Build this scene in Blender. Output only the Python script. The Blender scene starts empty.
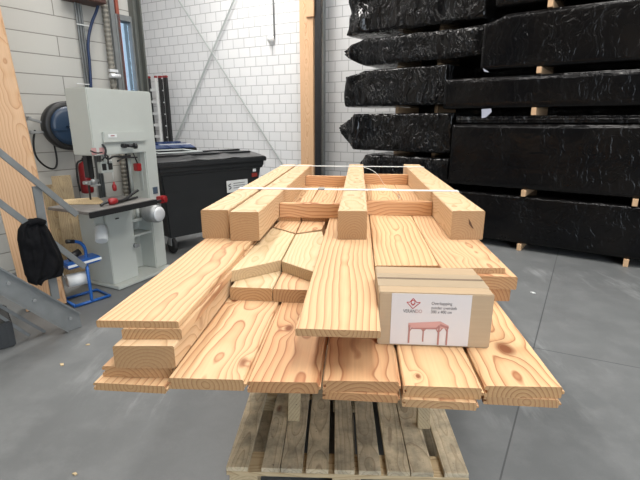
import bpy, bmesh, math, random
from mathutils import Vector, Matrix, noise
random.seed(7)
C = bpy.context.scene.collection
PI = math.pi
R = math.radians
# ------------------------------------------------------------------ camera maths (f in pixels for 640x480)
F = 435.0; PITCH = math.atan(118 / 435); H = 1.55
def ray(x, y):
    a = (x - 320) / F; b = (y - 240) / F
    return (a, math.cos(PITCH) - b * math.sin(PITCH), -math.sin(PITCH) - b * math.cos(PITCH))
def atz(x, y, h=0.0):
    d = ray(x, y); t = (h - H) / d[2]
    return Vector((d[0] * t, d[1] * t, h))
def onplane(x, y, w):
    """w = (px, py, azimuth): vertical plane; returns (u, height, point)"""
    P, az = w; d = ray(x, y); u = (math.sin(az), math.cos(az)); n = (u[1], -u[0])
    t = (P[0] * n[0] + P[1] * n[1]) / (d[0] * n[0] + d[1] * n[1])
    q = Vector((d[0] * t, d[1] * t, H + d[2] * t))
    return ((q.x - P[0]) * u[0] + (q.y - P[1]) * u[1], q.z, q)
def atY(x, y, Y):
    d = ray(x, y); t = Y / d[1]
    return Vector((d[0] * t, Y, H + d[2] * t))

# ------------------------------------------------------------------ mesh helper
class MB:
    def __init__(s): s.bm = bmesh.new(); s.mi = 0
    def _fin(s, faces):
        for f in faces: f.material_index = s.mi
    def box(s, lo, hi, M=None):
        x0, y0, z0 = lo; x1, y1, z1 = hi
        co = [(x0,y0,z0),(x1,y0,z0),(x1,y1,z0),(x0,y1,z0),(x0,y0,z1),(x1,y0,z1),(x1,y1,z1),(x0,y1,z1)]
        v = [s.bm.verts.new(M @ Vector(c) if M else c) for c in co]
        s._fin([s.bm.faces.new([v[i] for i in q]) for q in ((0,3,2,1),(4,5,6,7),(0,1,5,4),(1,2,6,5),(2,3,7,6),(3,0,4,7))])
        return s
    def bar(s, p0, p1, w, t, up=(0, 0, 1)):
        p0 = Vector(p0); p1 = Vector(p1); d = p1 - p0; L = d.length; d.normalize()
        up = Vector(up)
        sx = d.cross(up)
        if sx.length < 1e-4: sx = d.cross(Vector((1, 0, 0)))
        sx.normalize(); uz = sx.cross(d)
        M = Matrix((sx, d, uz)).transposed().to_4x4(); M.translation = p0
        return s.box((-w/2, 0, -t/2), (w/2, L, t/2), M)
    def cyl(s, p0, p1, r, seg=20, r2=None, caps=True):
        p0 = Vector(p0); p1 = Vector(p1); d = (p1 - p0).normalized()
        a = d.orthogonal().normalized(); b = d.cross(a)
        r2 = r if r2 is None else r2
        A = []; B = []
        for i in range(seg):
            t = 2 * PI * i / seg; o = a * math.cos(t) + b * math.sin(t)
            A.append(s.bm.verts.new(p0 + o * r)); B.append(s.bm.verts.new(p1 + o * r2))
        fs = []
        for i in range(seg):
            j = (i + 1) % seg; f = s.bm.faces.new((A[i], A[j], B[j], B[i])); f.smooth = True; fs.append(f)
        if caps: fs.append(s.bm.faces.new(A[::-1])); fs.append(s.bm.faces.new(B))
        s._fin(fs); return s
    def lathe(s, prof, p0, axis, seg=28):
        """prof: list of (radius, distance along the axis)"""
        p0 = Vector(p0); d = Vector(axis).normalized(); a = d.orthogonal().normalized(); b = d.cross(a)
        rings = []
        for r, h in prof:
            rings.append([s.bm.verts.new(p0 + d * h + (a * math.cos(2*PI*i/seg) + b * math.sin(2*PI*i/seg)) * max(r, 1e-4)) for i in range(seg)])
        fs = []
        for k in range(len(rings) - 1):
            for i in range(seg):
                j = (i + 1) % seg
                f = s.bm.faces.new((rings[k][i], rings[k][j], rings[k+1][j], rings[k+1][i])); f.smooth = True; fs.append(f)
        fs.append(s.bm.faces.new(rings[0][::-1])); fs.append(s.bm.faces.new(rings[-1]))
        s._fin(fs); return s
    def tube(s, path, r, seg=8, sub=0):
        P = [Vector(p) for p in path]
        for _ in range(sub):
            Q = [P[0]]
            for i in range(len(P) - 1):
                Q += [P[i] * .75 + P[i+1] * .25, P[i] * .25 + P[i+1] * .75]
            Q.append(P[-1]); P = Q
        rings = []; a = None
        for i, p in enumerate(P):
            d = (P[min(i+1, len(P)-1)] - P[max(i-1, 0)]).normalized()
            a = d.orthogonal().normalized() if a is None else (a - d * a.dot(d)).normalized()
            b = d.cross(a)
            rings.append([s.bm.verts.new(p + (a * math.cos(2*PI*k/seg) + b * math.sin(2*PI*k/seg)) * r) for k in range(seg)])
        fs = []
        for i in range(len(rings) - 1):
            for k in range(seg):
                j = (k + 1) % seg
                f = s.bm.faces.new((rings[i][k], rings[i][j], rings[i+1][j], rings[i+1][k])); f.smooth = True; fs.append(f)
        fs.append(s.bm.faces.new(rings[0][::-1])); fs.append(s.bm.faces.new(rings[-1]))
        s._fin(fs); return s
    def prism(s, poly, v, M=None):
        """poly of 3D points extruded by vector v"""
        v = Vector(v)
        A = [Vector(p) for p in poly]; B = [p + v for p in A]
        if M: A = [M @ p for p in A]; B = [M @ p for p in B]
        A = [s.bm.verts.new(p) for p in A]; B = [s.bm.verts.new(p) for p in B]
        n = len(A); fs = [s.bm.faces.new(A), s.bm.faces.new(B[::-1])]
        for i in range(n):
            j = (i + 1) % n; fs.append(s.bm.faces.new((A[j], A[i], B[i], B[j])))
        s._fin(fs); return s
    def build(s, name, mat, parent=None, bevel=0.0, seg=2, loc=None, rot=None):
        bmesh.ops.recalc_face_normals(s.bm, faces=s.bm.faces[:])
        if bevel:
            es = [e for e in s.bm.edges if len(e.link_faces) == 2 and not (e.link_faces[0].smooth and e.link_faces[1].smooth) and e.calc_face_angle(0) > 0.6]
            bmesh.ops.bevel(s.bm, geom=es, offset=bevel, segments=seg, affect='EDGES', clamp_overlap=True)
        me = bpy.data.meshes.new(name); s.bm.to_mesh(me); s.bm.free()
        for m in (mat if isinstance(mat, (list, tuple)) else [mat]): me.materials.append(m)
        o = bpy.data.objects.new(name, me); C.objects.link(o)
        if parent: o.parent = parent
        if loc is not None: o.location = loc
        if rot is not None: o.rotation_euler = rot
        return o
def tag(o, label=None, cat=None, group=None, kind=None):
    if label: o['label'] = label
    if cat: o['category'] = cat
    if group: o['group'] = group
    if kind: o['kind'] = kind
    return o
def thing(name, label, cat, loc=(0, 0, 0), rz=0.0, group=None):
    o = bpy.data.objects.new(name, None); C.objects.link(o)
    o.location = loc; o.rotation_euler = (0, 0, rz); o.empty_display_size = .1
    return tag(o, label, cat, group)
def struct(o): o['kind'] = 'structure'; return o

# ------------------------------------------------------------------ materials
class NT:
    def __init__(s, name):
        s.m = bpy.data.materials.new(name); s.m.use_nodes = True
        s.n = s.m.node_tree.nodes; s.l = s.m.node_tree.links; s.b = s.n['Principled BSDF']
    def node(s, t, **k):
        n = s.n.new(t)
        for a, v in k.items(): setattr(n, a, v)
        return n
    def put(s, sock, v):
        if isinstance(v, bpy.types.NodeSocket): s.l.new(v, sock)
        else: sock.default_value = v
    def math(s, op, a, b=0.0, c=None, clamp=False):
        n = s.node('ShaderNodeMath', operation=op, use_clamp=clamp); s.put(n.inputs[0], a); s.put(n.inputs[1], b)
        if c is not None: s.put(n.inputs[2], c)
        return n.outputs[0]
    def noise(s, vec, scale, detail=3.0, rough=.5, out='Fac'):
        n = s.node('ShaderNodeTexNoise'); s.put(n.inputs['Vector'], vec)
        n.inputs['Scale'].default_value = scale; n.inputs['Detail'].default_value = detail; n.inputs['Roughness'].default_value = rough
        return n.outputs[out]
    def vscale(s, vec, sc, off=None):
        n = s.node('ShaderNodeMapping'); s.put(n.inputs['Vector'], vec); n.inputs['Scale'].default_value = sc
        if off is not None: s.put(n.inputs['Location'], off)
        return n.outputs[0]
    def ramp(s, fac, stops, interp='LINEAR'):
        n = s.node('ShaderNodeValToRGB'); s.put(n.inputs[0], fac); r = n.color_ramp; r.interpolation = interp
        while len(r.elements) < len(stops): r.elements.new(.5)
        for e, (p, c) in zip(r.elements, stops):
            e.position = p; e.color = (*c, 1) if len(c) == 3 else c
        return n.outputs[0]
    def mix(s, f, a, b, mode='MIX'):
        n = s.node('ShaderNodeMix', data_type='RGBA', blend_type=mode)
        s.put(n.inputs[0], f); s.put(n.inputs[6], (*a, 1) if isinstance(a, tuple) and len(a) == 3 else a)
        s.put(n.inputs[7], (*b, 1) if isinstance(b, tuple) and len(b) == 3 else b)
        return n.outputs[2]
    def bump(s, h, strength=.3, dist=.01):
        n = s.node('ShaderNodeBump'); n.inputs['Strength'].default_value = strength; n.inputs['Distance'].default_value = dist
        s.l.new(h, n.inputs['Height']); s.l.new(n.outputs[0], s.b.inputs['Normal'])
    def obj(s): return s.node('ShaderNodeTexCoord').outputs['Object']

def plain(name, col, rough=.5, metal=0.0, var=.12, nscale=12.0, bump=0.0, spec=.5):
    t = NT(name); v = t.obj()
    nz = t.noise(v, nscale, 4)
    f = t.math('MULTIPLY_ADD', nz, var * 2, 1 - var)
    mx = t.node('ShaderNodeMix', data_type='RGBA', blend_type='MULTIPLY'); mx.inputs[0].default_value = 1
    mx.inputs[6].default_value = (*col, 1)
    cc = t.node('ShaderNodeCombineColor'); [t.l.new(f, cc.inputs[i]) for i in range(3)]
    t.l.new(cc.outputs[0], mx.inputs[7]); t.l.new(mx.outputs[2], t.b.inputs['Base Color'])
    t.b.inputs['Roughness'].default_value = rough; t.b.inputs['Metallic'].default_value = metal
    t.b.inputs['Specular IOR Level'].default_value = spec
    if bump: t.bump(nz, bump, .005)
    return t.m

def wood_mat(name, light, mid, dark, end=False, freq=85.0, knots=True, rough=.62, weather=0.0):
    """growth rings round the pith, seen as cathedral grain on faces and arcs on ends; the object's colour
    slot carries each piece's own pith offset, tone and seed"""
    t = NT(name)
    v = t.obj(); info = t.node('ShaderNodeObjectInfo')
    sc = t.node('ShaderNodeSeparateColor'); t.l.new(info.outputs['Color'], sc.inputs[0])
    seed = t.math('MULTIPLY', info.outputs['Alpha'], 37.0)
    off = t.node('ShaderNodeCombineXYZ'); t.l.new(seed, off.inputs[0]); t.l.new(seed, off.inputs[1]); t.l.new(seed, off.inputs[2])
    va = t.node('ShaderNodeVectorMath', operation='ADD'); t.l.new(v, va.inputs[0]); t.l.new(off.outputs[0], va.inputs[1]); vs = va.outputs[0]
    sp = t.node('ShaderNodeSeparateXYZ'); t.l.new(v, sp.inputs[0])
    n1 = t.noise(t.vscale(vs, (3.0, 1.3, 3.0)), 1.0, 1.0, .4)
    n2 = t.noise(t.vscale(vs, (2.5, 2.6, 2.5), (5, 3, 9)), 1.0, 2.0, .5)
    n3 = t.noise(t.vscale(vs, (9, 4.5, 9), (1, 7, 2)), 1.0, 2.0, .5)
    x = t.math('ADD', sp.outputs[0], t.math('MULTIPLY', t.math('SUBTRACT', sc.outputs[0], .5), -.3))
    x = t.math('ADD', x, t.math('MULTIPLY', t.math('SUBTRACT', n1, .5), .10))
    z = t.math('ADD', sp.outputs[2], t.math('MULTIPLY_ADD', sc.outputs[1], .16, -.02))
    z = t.math('ADD', z, t.math('MULTIPLY', t.math('SUBTRACT', n2, .5), .13))
    z = t.math('ADD', z, t.math('MULTIPLY', t.math('SUBTRACT', n3, .5), .022))
    d = t.math('SQRT', t.math('ADD', t.math('MULTIPLY', x, x), t.math('MULTIPLY', z, z)))
    if knots:
        vo = t.node('ShaderNodeTexVoronoi'); t.l.new(t.vscale(vs, (4.2, 2.0, 2.0)), vo.inputs['Vector']); vo.inputs['Scale'].default_value = 1.0
        kd = vo.outputs['Distance']
        at = t.node('ShaderNodeAttribute', attribute_type='OBJECT', attribute_name='knot')
        ka = t.node('ShaderNodeSeparateXYZ'); t.l.new(at.outputs['Vector'], ka.inputs[0])
        kx = t.math('SUBTRACT', sp.outputs[0], ka.outputs[0]); ky = t.math('MULTIPLY', t.math('SUBTRACT', sp.outputs[1], ka.outputs[1]), .6)
        ke = t.math('SQRT', t.math('ADD', t.math('MULTIPLY', kx, kx), t.math('MULTIPLY', ky, ky)))
        kd = t.math('MINIMUM', kd, t.math('DIVIDE', ke, t.math('MAXIMUM', ka.outputs[2], .001)))
        wob = t.math('MULTIPLY', t.noise(vs, 12.0, 2), .05)
        kd = t.math('ADD', kd, wob)
        kf = t.math('SUBTRACT', 1.0, t.math('DIVIDE', kd, .26), clamp=True)
        kf2 = t.math('POWER', kf, 2.0)
        d = t.math('ADD', d, t.math('MULTIPLY', kf2, .075))
        core = t.math('MULTIPLY', t.math('SUBTRACT', kf, .60, clamp=True), 6.0, clamp=True)
    fr = t.math('FRACT', t.math('MULTIPLY', d, freq))
    vary = t.noise(t.vscale(vs, (6, 1.5, 6), (3, 1, 4)), 1.0, 2)
    col = t.ramp(fr, [(0.0, light), (.45, tuple(light[i]*.75+mid[i]*.25 for i in range(3))), (.78, mid), (.90, dark), (1.0, light)])
    col = t.mix(t.math('MULTIPLY_ADD', vary, .9, -.3, clamp=True), col, light)
    # fine fibres along the length
    fib = t.noise(t.vscale(vs, (150, 4, 150)), 1.0, 2)
    fibf = t.math('MULTIPLY_ADD', fib, .26, .87)
    fc = t.node('ShaderNodeCombineColor'); [t.l.new(fibf, fc.inputs[i]) for i in range(3)]
    col = t.mix(1.0, col, fc.outputs[0], 'MULTIPLY')
    # tone of the individual piece: pale sapwood <-> redder heartwood
    tone = t.ramp(sc.outputs[2], [(0, (1.08, 1.05, .98)), (.4, (1, 1, 1)), (1, (.93, .74, .62))])
    col = t.mix(1.0, col, tone, 'MULTIPLY')
    if knots: col = t.mix(core, col, (.22, .075, .028))
    if weather:
        w = t.noise(vs, 9.0, 5, .65)
        col = t.mix(t.ramp(w, [(.38, (0, 0, 0)), (.68, (weather,)*3)]), col, (.10, .095, .08))
        dots = t.noise(vs, 90.0, 2, .6)
        col = t.mix(t.ramp(dots, [(.66, (0, 0, 0)), (.74, (.6,)*3)]), col, (.04, .035, .03))
    t.l.new(col, t.b.inputs['Base Color'])
    t.b.inputs['Roughness'].default_value = rough; t.b.inputs['Specular IOR Level'].default_value = .3
    h = t.math('ADD', t.math('MULTIPLY', fr, .4), fib)
    t.bump(h, .18, .0012)
    return t.m

M = {}
WL_, WM_, WD_ = (.64, .430, .245), (.53, .300, .155), (.31, .125, .055)
M['fir'] = wood_mat('douglas_planed', WL_, WM_, WD_, freq=48)
M['fir_end'] = wood_mat('douglas_sawn_end', (.44, .265, .13), (.36, .20, .09), (.22, .105, .045), freq=85, knots=False)
M['beam'] = wood_mat('douglas_beam', (.64, .455, .28), (.56, .37, .205), (.42, .235, .12), freq=62)
M['beam_end'] = wood_mat('douglas_beam_end', (.395, .235, .115), (.355, .20, .094), (.28, .15, .068), freq=95, knots=False)
M['sap'] = wood_mat('pale_brace_wood', (.60, .46, .29), (.52, .385, .225), (.42, .29, .15), freq=60)
M['sap_end'] = wood_mat('pale_brace_end', (.47, .34, .20), (.40, .28, .155), (.30, .19, .1), freq=110, knots=False)
M['pallet'] = wood_mat('weathered_pallet', (.64, .53, .37), (.56, .45, .30), (.40, .30, .20), freq=60, weather=.62, rough=.85)
M['pallet_new'] = wood_mat('pale_pallet_board', (.55, .43, .27), (.46, .34, .2), (.34, .23, .12), freq=70, rough=.8)
M['glulam'] = wood_mat('glulam_post', (.66, .43, .26), (.60, .36, .20), (.48, .25, .125), freq=55)
M['plank_old'] = wood_mat('old_plank', (.46, .36, .22), (.38, .28, .16), (.27, .18, .1), freq=80, weather=.3, rough=.85)
M['saw_paint'] = plain('light_grey_enamel', (.47, .49, .455), .35, var=.03)
M['saw_shadow'] = plain('grey_enamel_shaded', (.36, .38, .355), .45, var=.1)  # darker copy of the saw enamel, with shade put into its colour
M['iron'] = plain('table_cast_iron', (.20, .19, .18), .5, .3, var=.45, nscale=14)
M['black'] = plain('black_plastic', (.012, .012, .013), .45, var=.2)
M['blackmetal'] = plain('black_metal', (.02, .02, .022), .4, .3, var=.2)
M['galv'] = plain('galvanised_steel', (.33, .34, .34), .5, .55, var=.22, nscale=25)
M['steel_grey'] = plain('stair_grey_steel', (.22, .23, .23), .5, .4, var=.25, nscale=10)
M['ductgrey'] = plain('dull_grey_conduit', (.21, .20, .17), .6, .2, var=.15)
M['bracegrey'] = plain('light_grey_steel', (.50, .53, .52), .5, .2, var=.08)
M['steel_green'] = plain('grey_green_steel_paint', (.115, .12, .108), .5, .1, var=.12)
M['alu'] = plain('aluminium', (.72, .73, .74), .35, .25, var=.06)
M['red'] = plain('red_plastic', (.27, .012, .015), .35, var=.08)
M['rust'] = plain('red_brown_paint', (.30, .075, .045), .6, var=.2)
M['brownmetal'] = plain('dark_brown_metal', (.07, .03, .022), .5, var=.3)
M['blue'] = plain('blue_paint', (.015, .10, .36), .35, var=.06)
M['darkblue'] = plain('dark_blue_plastic', (.014, .035, .072), .35, var=.08)
M['white'] = plain('white_plastic', (.72, .73, .72), .4, var=.04)
M['strap'] = plain('white_strapping', (.78, .78, .74), .3, var=.04)
M['binblack'] = plain('container_black', (.016, .017, .018), .38, var=.25, nscale=5)
M['cloth'] = plain('black_cloth', (.008, .008, .009), .95, var=.3, nscale=40, bump=.5, spec=.1)
M['crate'] = plain('charcoal_crate', (.03, .032, .034), .6, var=.2)
M['cable'] = plain('black_cable', (.01, .01, .011), .5, var=.1)
M['bluecable'] = plain('blue_cable', (.012, .03, .09), .4, var=.1)
M['rubber'] = plain('rubber', (.012, .012, .012), .8, var=.2)
M['block'] = wood_mat('spacer_wood', (.55, .37, .22), (.48, .30, .17), (.36, .2, .1), freq=80, knots=False)
M['print_dark'] = plain('print_dark', (.06, .055, .055), .6, var=.02)
M['print_red'] = plain('print_red', (.42, .04, .035), .6, var=.02)
M['print_pink'] = plain('print_pale_red', (.55, .29, .25), .6, var=.02)
M['print_pinkdark'] = plain('print_dull_red', (.38, .17, .145), .6, var=.02)
M['paper'] = plain('label_paper', (.60, .555, .535), .5, var=.02)
M['sticker'] = plain('bluegrey_sticker', (.06, .085, .12), .4, var=.1)

def card_mat():
    t = NT('cardboard'); v = t.obj()
    a = t.noise(t.vscale(v, (3, 120, 120)), 1.0, 3); b = t.noise(v, 14, 4)
    c = t.ramp(a, [(.3, (.395, .285, .175)), (.7, (.43, .315, .195))])
    c = t.mix(t.math('MULTIPLY', b, .25), c, (.34, .24, .145))
    t.l.new(c, t.b.inputs['Base Color']); t.b.inputs['Roughness'].default_value = .7
    t.bump(b, .08, .002); return t.m
M['card'] = card_mat()
M['cardtape'] = plain('paper_tape', (.40, .31, .21), .35, var=.05)

def floor_mat(lines):
    t = NT('power_floated_concrete'); v = t.obj()
    a = t.noise(v, .8, 6, .62); b = t.noise(v, 4.0, 7, .7); c = t.noise(t.vscale(v, (6, 1.2, 1)), 1.2, 5, .7)
    col = t.ramp(a, [(.3, (.120, .126, .127)), (.7, (.170, .177, .178))])
    col = t.mix(t.math('MULTIPLY', t.ramp(b, [(.46, (0, 0, 0)), (.68, (1, 1, 1))]), .45), col, (.215, .22, .22))
    # pale scuffs and chalky streaks
    w1 = t.noise(v, 1.1, 3, .5)
    scuff = t.math('MULTIPLY', t.ramp(c, [(.52, (0, 0, 0)), (.70, (1, 1, 1))]), t.ramp(w1, [(.50, (0, 0, 0)), (.66, (.75,)*3)]))
    col = t.mix(scuff, col, (.34, .35, .35))
    fine = t.noise(v, 160.0, 2)
    col = t.mix(t.math('MULTIPLY', fine, .22), col, (.06, .06, .06))
    # saw-cut joints: distance to straight lines
    sp = t.node('ShaderNodeSeparateXYZ'); t.l.new(v, sp.inputs[0])
    for (x0, y0, nx, ny, wdt) in lines:
        dd = t.math('ADD', t.math('MULTIPLY', sp.outputs[0], nx), t.math('MULTIPLY', sp.outputs[1], ny))
        dd = t.math('ABSOLUTE', t.math('SUBTRACT', dd, x0 * nx + y0 * ny))
        f = t.math('LESS_THAN', dd, wdt)
        col = t.mix(t.math('MULTIPLY', f, .75), col, (.045, .047, .05))
    t.l.new(col, t.b.inputs['Base Color'])
    t.l.new(t.math('MULTIPLY_ADD', b, .25, .38), t.b.inputs['Roughness'])
    t.bump(b, .12, .003); return t.m

def brick_mat(name, bw, bh, mort, c1, c2, cm, offz, offx, bump=.5):
    t = NT(name); v = t.obj()
    sp = t.node('ShaderNodeSeparateXYZ'); t.l.new(v, sp.inputs[0])
    cb = t.node('ShaderNodeCombineXYZ')
    t.l.new(t.math('ADD', sp.outputs[0], offx), cb.inputs[0]); t.l.new(t.math('ADD', sp.outputs[2], offz), cb.inputs[1])
    br = t.node('ShaderNodeTexBrick'); t.l.new(cb.outputs[0], br.inputs['Vector'])
    br.offset = .5; br.inputs['Scale'].default_value = 1.0
    br.inputs['Brick Width'].default_value = bw; br.inputs['Row Height'].default_value = bh
    br.inputs['Mortar Size'].default_value = mort; br.inputs['Mortar Smooth'].default_value = .3
    br.inputs['Color1'].default_value = (*c1, 1); br.inputs['Color2'].default_value = (*c2, 1); br.inputs['Mortar'].default_value = (*cm, 1)
    n = t.noise(v, 1.5, 4); n2 = t.noise(v, 40, 3)
    col = t.mix(t.math('MULTIPLY', n, .25), br.outputs['Color'], tuple(x * .82 for x in c1))
    t.l.new(col, t.b.inputs['Base Color']); t.b.inputs['Roughness'].default_value = .75
    h = t.math('SUBTRACT', t.math('MULTIPLY', n2, .15), br.outputs['Fac'])
    t.bump(h, bump, .006); return t.m

def foil_mat(name, folds, seedoff, spec=.3):
    t = NT(name); v = t.obj(); info = t.node('ShaderNodeObjectInfo')
    seed = t.math('MULTIPLY', info.outputs['Alpha'], 23.0)
    off = t.node('ShaderNodeCombineXYZ'); [t.l.new(seed, off.inputs[i]) for i in range(3)]
    va = t.node('ShaderNodeVectorMath', operation='ADD'); t.l.new(v, va.inputs[0]); t.l.new(off.outputs[0], va.inputs[1]); vs = va.outputs[0]
    wr = t.noise(vs, 3.0, 2, out='Color')
    vm = t.node('ShaderNodeVectorMath', operation='MULTIPLY_ADD'); t.l.new(wr, vm.inputs[0]); vm.inputs[1].default_value = (.35, .35, .35); t.l.new(vs, vm.inputs[2])
    a = t.noise(t.vscale(vm.outputs[0], (20, 20, 1.1)), 1.0, 3, .55)
    dg = t.node('ShaderNodeMapping'); t.l.new(vm.outputs[0], dg.inputs['Vector']); dg.inputs['Rotation'].default_value = (0, .5, 0); dg.inputs['Scale'].default_value = (11, 11, .8)
    a2 = t.noise(dg.outputs[0], 1.0, 2, .5)
    b = t.noise(t.vscale(vm.outputs[0], (1.2, 1.2, 5)), 1.0, 2, .5)
    c = t.noise(t.vscale(vm.outputs[0], (34, 34, 22)), 1.0, 2, .6)
    patch = t.ramp(t.noise(vs, 1.3, 1), [(.54, (0, 0, 0)), (.64, (1, 1, 1))])
    streak = t.ramp(a, [(.50, (0, 0, 0)), (.60, (1, 1, 1))])
    h = t.math('ADD', t.math('MULTIPLY', streak, folds), t.math('MULTIPLY', b, .5))
    h = t.math('ADD', h, t.math('MULTIPLY', a2, folds * .8))
    h = t.math('ADD', h, t.math('MULTIPLY', t.math('MULTIPLY', c, patch), .45))
    n4 = t.noise(vs, 2.0, 3)
    col = t.ramp(n4, [(.35, (.003, .003, .0035)), (.7, (.007, .006, .0055))])
    t.l.new(col, t.b.inputs['Base Color'])
    t.l.new(t.math('MULTIPLY_ADD', n4, .14, .07), t.b.inputs['Roughness'])
    t.b.inputs['Specular IOR Level'].default_value = spec
    t.bump(h, .8 if spec > .3 else .6, .03); return t.m
M['foil'] = foil_mat('black_stretch_film', .10, 0, .20)
M['foil_wr'] = foil_mat('black_stretch_film_creased', .75, 5, .31)

def glass_mat():
    t = NT('window_glass'); out = t.n['Material Output']
    tr = t.node('ShaderNodeBsdfTransparent'); tr.inputs[0].default_value = (.86, .92, .96, 1)
    gl = t.node('ShaderNodeBsdfGlossy'); gl.inputs['Roughness'].default_value = .03
    fr = t.node('ShaderNodeFresnel'); mx = t.node('ShaderNodeMixShader')
    t.l.new(fr.outputs[0], mx.inputs[0]); t.l.new(tr.outputs[0], mx.inputs[1]); t.l.new(gl.outputs[0], mx.inputs[2])
    t.l.new(mx.outputs[0], out.inputs['Surface']); return t.m
M['glass'] = glass_mat()
def emis(name, col, st):
    t = NT(name); t.b.inputs['Base Color'].default_value = (*col, 1)
    t.b.inputs['Emission Color'].default_value = (*col, 1); t.b.inputs['Emission Strength'].default_value = st
    return t.m
M['lamp'] = emis('lamp_diffuser', (1, .98, .94), 6.0)

# ------------------------------------------------------------------ the building
fa, fb, fc, fd = atz(553, 272), atz(500, 480), atz(520, 345), atz(640, 368)
def ln(a, b, w):
    d = (b - a).normalized(); return (a.x, a.y, -d.y, d.x, w)
l1 = ln(fa, fb, .004); l2 = ln(fc, fd, .004)
floor = struct(MB().box((-12, -8, -.2), (14, 18, 0)).build('floor', floor_mat([l1, l2])))

WLP = ((-2.945, 4.832), R(35)); WBP = ((-1.09, 10.37), R(-63))
HT = 6.2
M['brick'] = brick_mat('painted_block_wall', .305, .205, .008, (.74, .74, .74), (.69, .695, .70), (.36, .365, .37), .103, .05)
M['panel'] = brick_mat('concrete_block_wall', 1.10, .200, .0055, (.50, .49, .45), (.48, .47, .435), (.20, .19, .17), .169, .3)
def wall(name, P, az, u0, u1, mat, side, h=HT, th=.25, z0=0.0):
    """vertical wall along azimuth az; local X runs along it, inner face at local y = 0"""
    lo = (u0, 0, z0) if side > 0 else (u0, -th, z0); hi = (u1, th, h) if side > 0 else (u1, 0, h)
    return struct(MB().box(lo, hi).build(name, mat, None, 0, 2, (P[0], P[1], 0), (0, 0, PI/2 - az)))
# back wall: azimuth -63 runs to the far left; behind it is local -y or +y
uw = onplane(127, 60, WLP)[0]
corner = Vector((-5.12, 12.42, 0))
wb = wall('wall_back', WBP[0], WBP[1], -15.0, 4.62, M['brick'], -1)
wl = wall('wall_left', WLP[0], WLP[1], -13.0, .876, M['panel'], 1)
we = Vector((WLP[0][0] + uw * math.sin(WLP[1]) - .02, WLP[0][1] + uw * math.cos(WLP[1]), 0))

# narrow strip window between the left wall and the column
def wlp(u, off, z):       # point at u along the left wall, off metres into the room
    az = WLP[1]; return Vector((WLP[0][0] + u * math.sin(az) + off * math.cos(az), WLP[0][1] + u * math.cos(az) - off * math.sin(az), z))
def wbp(u, off, z):       # same on the back wall (off towards the camera)
    az = WBP[1]; return Vector((WBP[0][0] + u * math.sin(az) - off * math.cos(az), WBP[0][1] + u * math.cos(az) + off * math.sin(az), z))
def ul(x, y): return onplane(x, y, WLP)[0]
def ub(x, y): return onplane(x, y, WBP)[0]
u_a, u_b = ul(120.5, 50), ul(131, 50)
ret0 = wlp(u_b + .19, -.1, 0); dd = (corner - ret0); L = dd.length; azr = math.atan2(dd.x, dd.y)
wr_ = wall('wall_side', (ret0.x, ret0.y), azr, .1, L - .02, M['brick'], 1, HT, .08)
# wall piece below and above the window
def wbox(name, u0, u1, o0, o1, z0, z1, mat, bev=0.0):
    return MB().box((u0, o0, z0), (u1, o1, z1)).build(name, mat, None, bev, 2, (WLP[0][0], WLP[0][1], 0), (0, 0, PI/2 - WLP[1]))
# local y on wall_left object: +y is behind the wall (away from the room)
zt = onplane(118, 15, WLP)[1]
wf = MB()
for lo, hi in (((u_a-.05, -.05, .25), (u_a, .1, zt)), ((u_b, -.05, .25), (u_b+.04, .1, zt)), ((u_a, -.05, zt-.06), (u_b, .1, zt)), ((u_a, -.05, .25), (u_b, .1, .32))):
    wf.box(lo, hi)
LOCL = (WLP[0][0], WLP[0][1], 0); ROTL = (0, 0, PI/2 - WLP[1])
win = struct(wf.build('window_1', M['steel_grey'], None, 0, 2, LOCL, ROTL))
MB().box((u_a, .02, .32), (u_b, .03, zt-.06)).build('window_pane', M['glass'], win)
struct(wbox('wall_left', .876, u_b+.2, 0, .25, zt, HT, M['panel']))
struct(wbox('wall_left', .876, u_b+.2, 0, .25, 0, .25, M['panel']))
struct(wbox('wall_left', .876, u_a-.05, 0, .25, .25, zt, M['panel']))
# steel column at the wall's end
u0c = ul(132.5, 50); colw = .11
sc_ = MB(); sc_.box((u0c, -.10, 0), (u0c+.02, .12, HT)); sc_.box((u0c+colw-.02, -.10, 0), (u0c+colw, .12, HT)); sc_.box((u0c+.02, -.03, 0), (u0c+colw-.02, -.01, HT))
tag(sc_.build('steel_column', M['steel_green'], None, 0, 2, LOCL, ROTL), 'grey green steel column standing right of the narrow blue window', 'column')

# rest of the hall, out of view
struct(MB().box((9, -8, 0), (9.25, 12, HT)).build('wall_right', M['brick']))
wfm = MB(); wfm.box((-12, -6.25, 0), (1, -6, HT)); wfm.box((6, -6.25, 0), (9.3, -6, HT)); wfm.box((1, -6.25, 4.6), (6, -6, HT))
struct(wfm.build('wall_front', M['panel']))
cm = MB(); cm.box((-12, -8, HT), (14, 18, HT+.2)); struct(cm.build('ceiling', plain('grey_roof_deck', (.36, .36, .35), .7, var=.06)))
struct(MB().box((-11.9, -6, 0), (-11.65, -3.6, HT)).build('wall_left', M['panel']))

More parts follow.
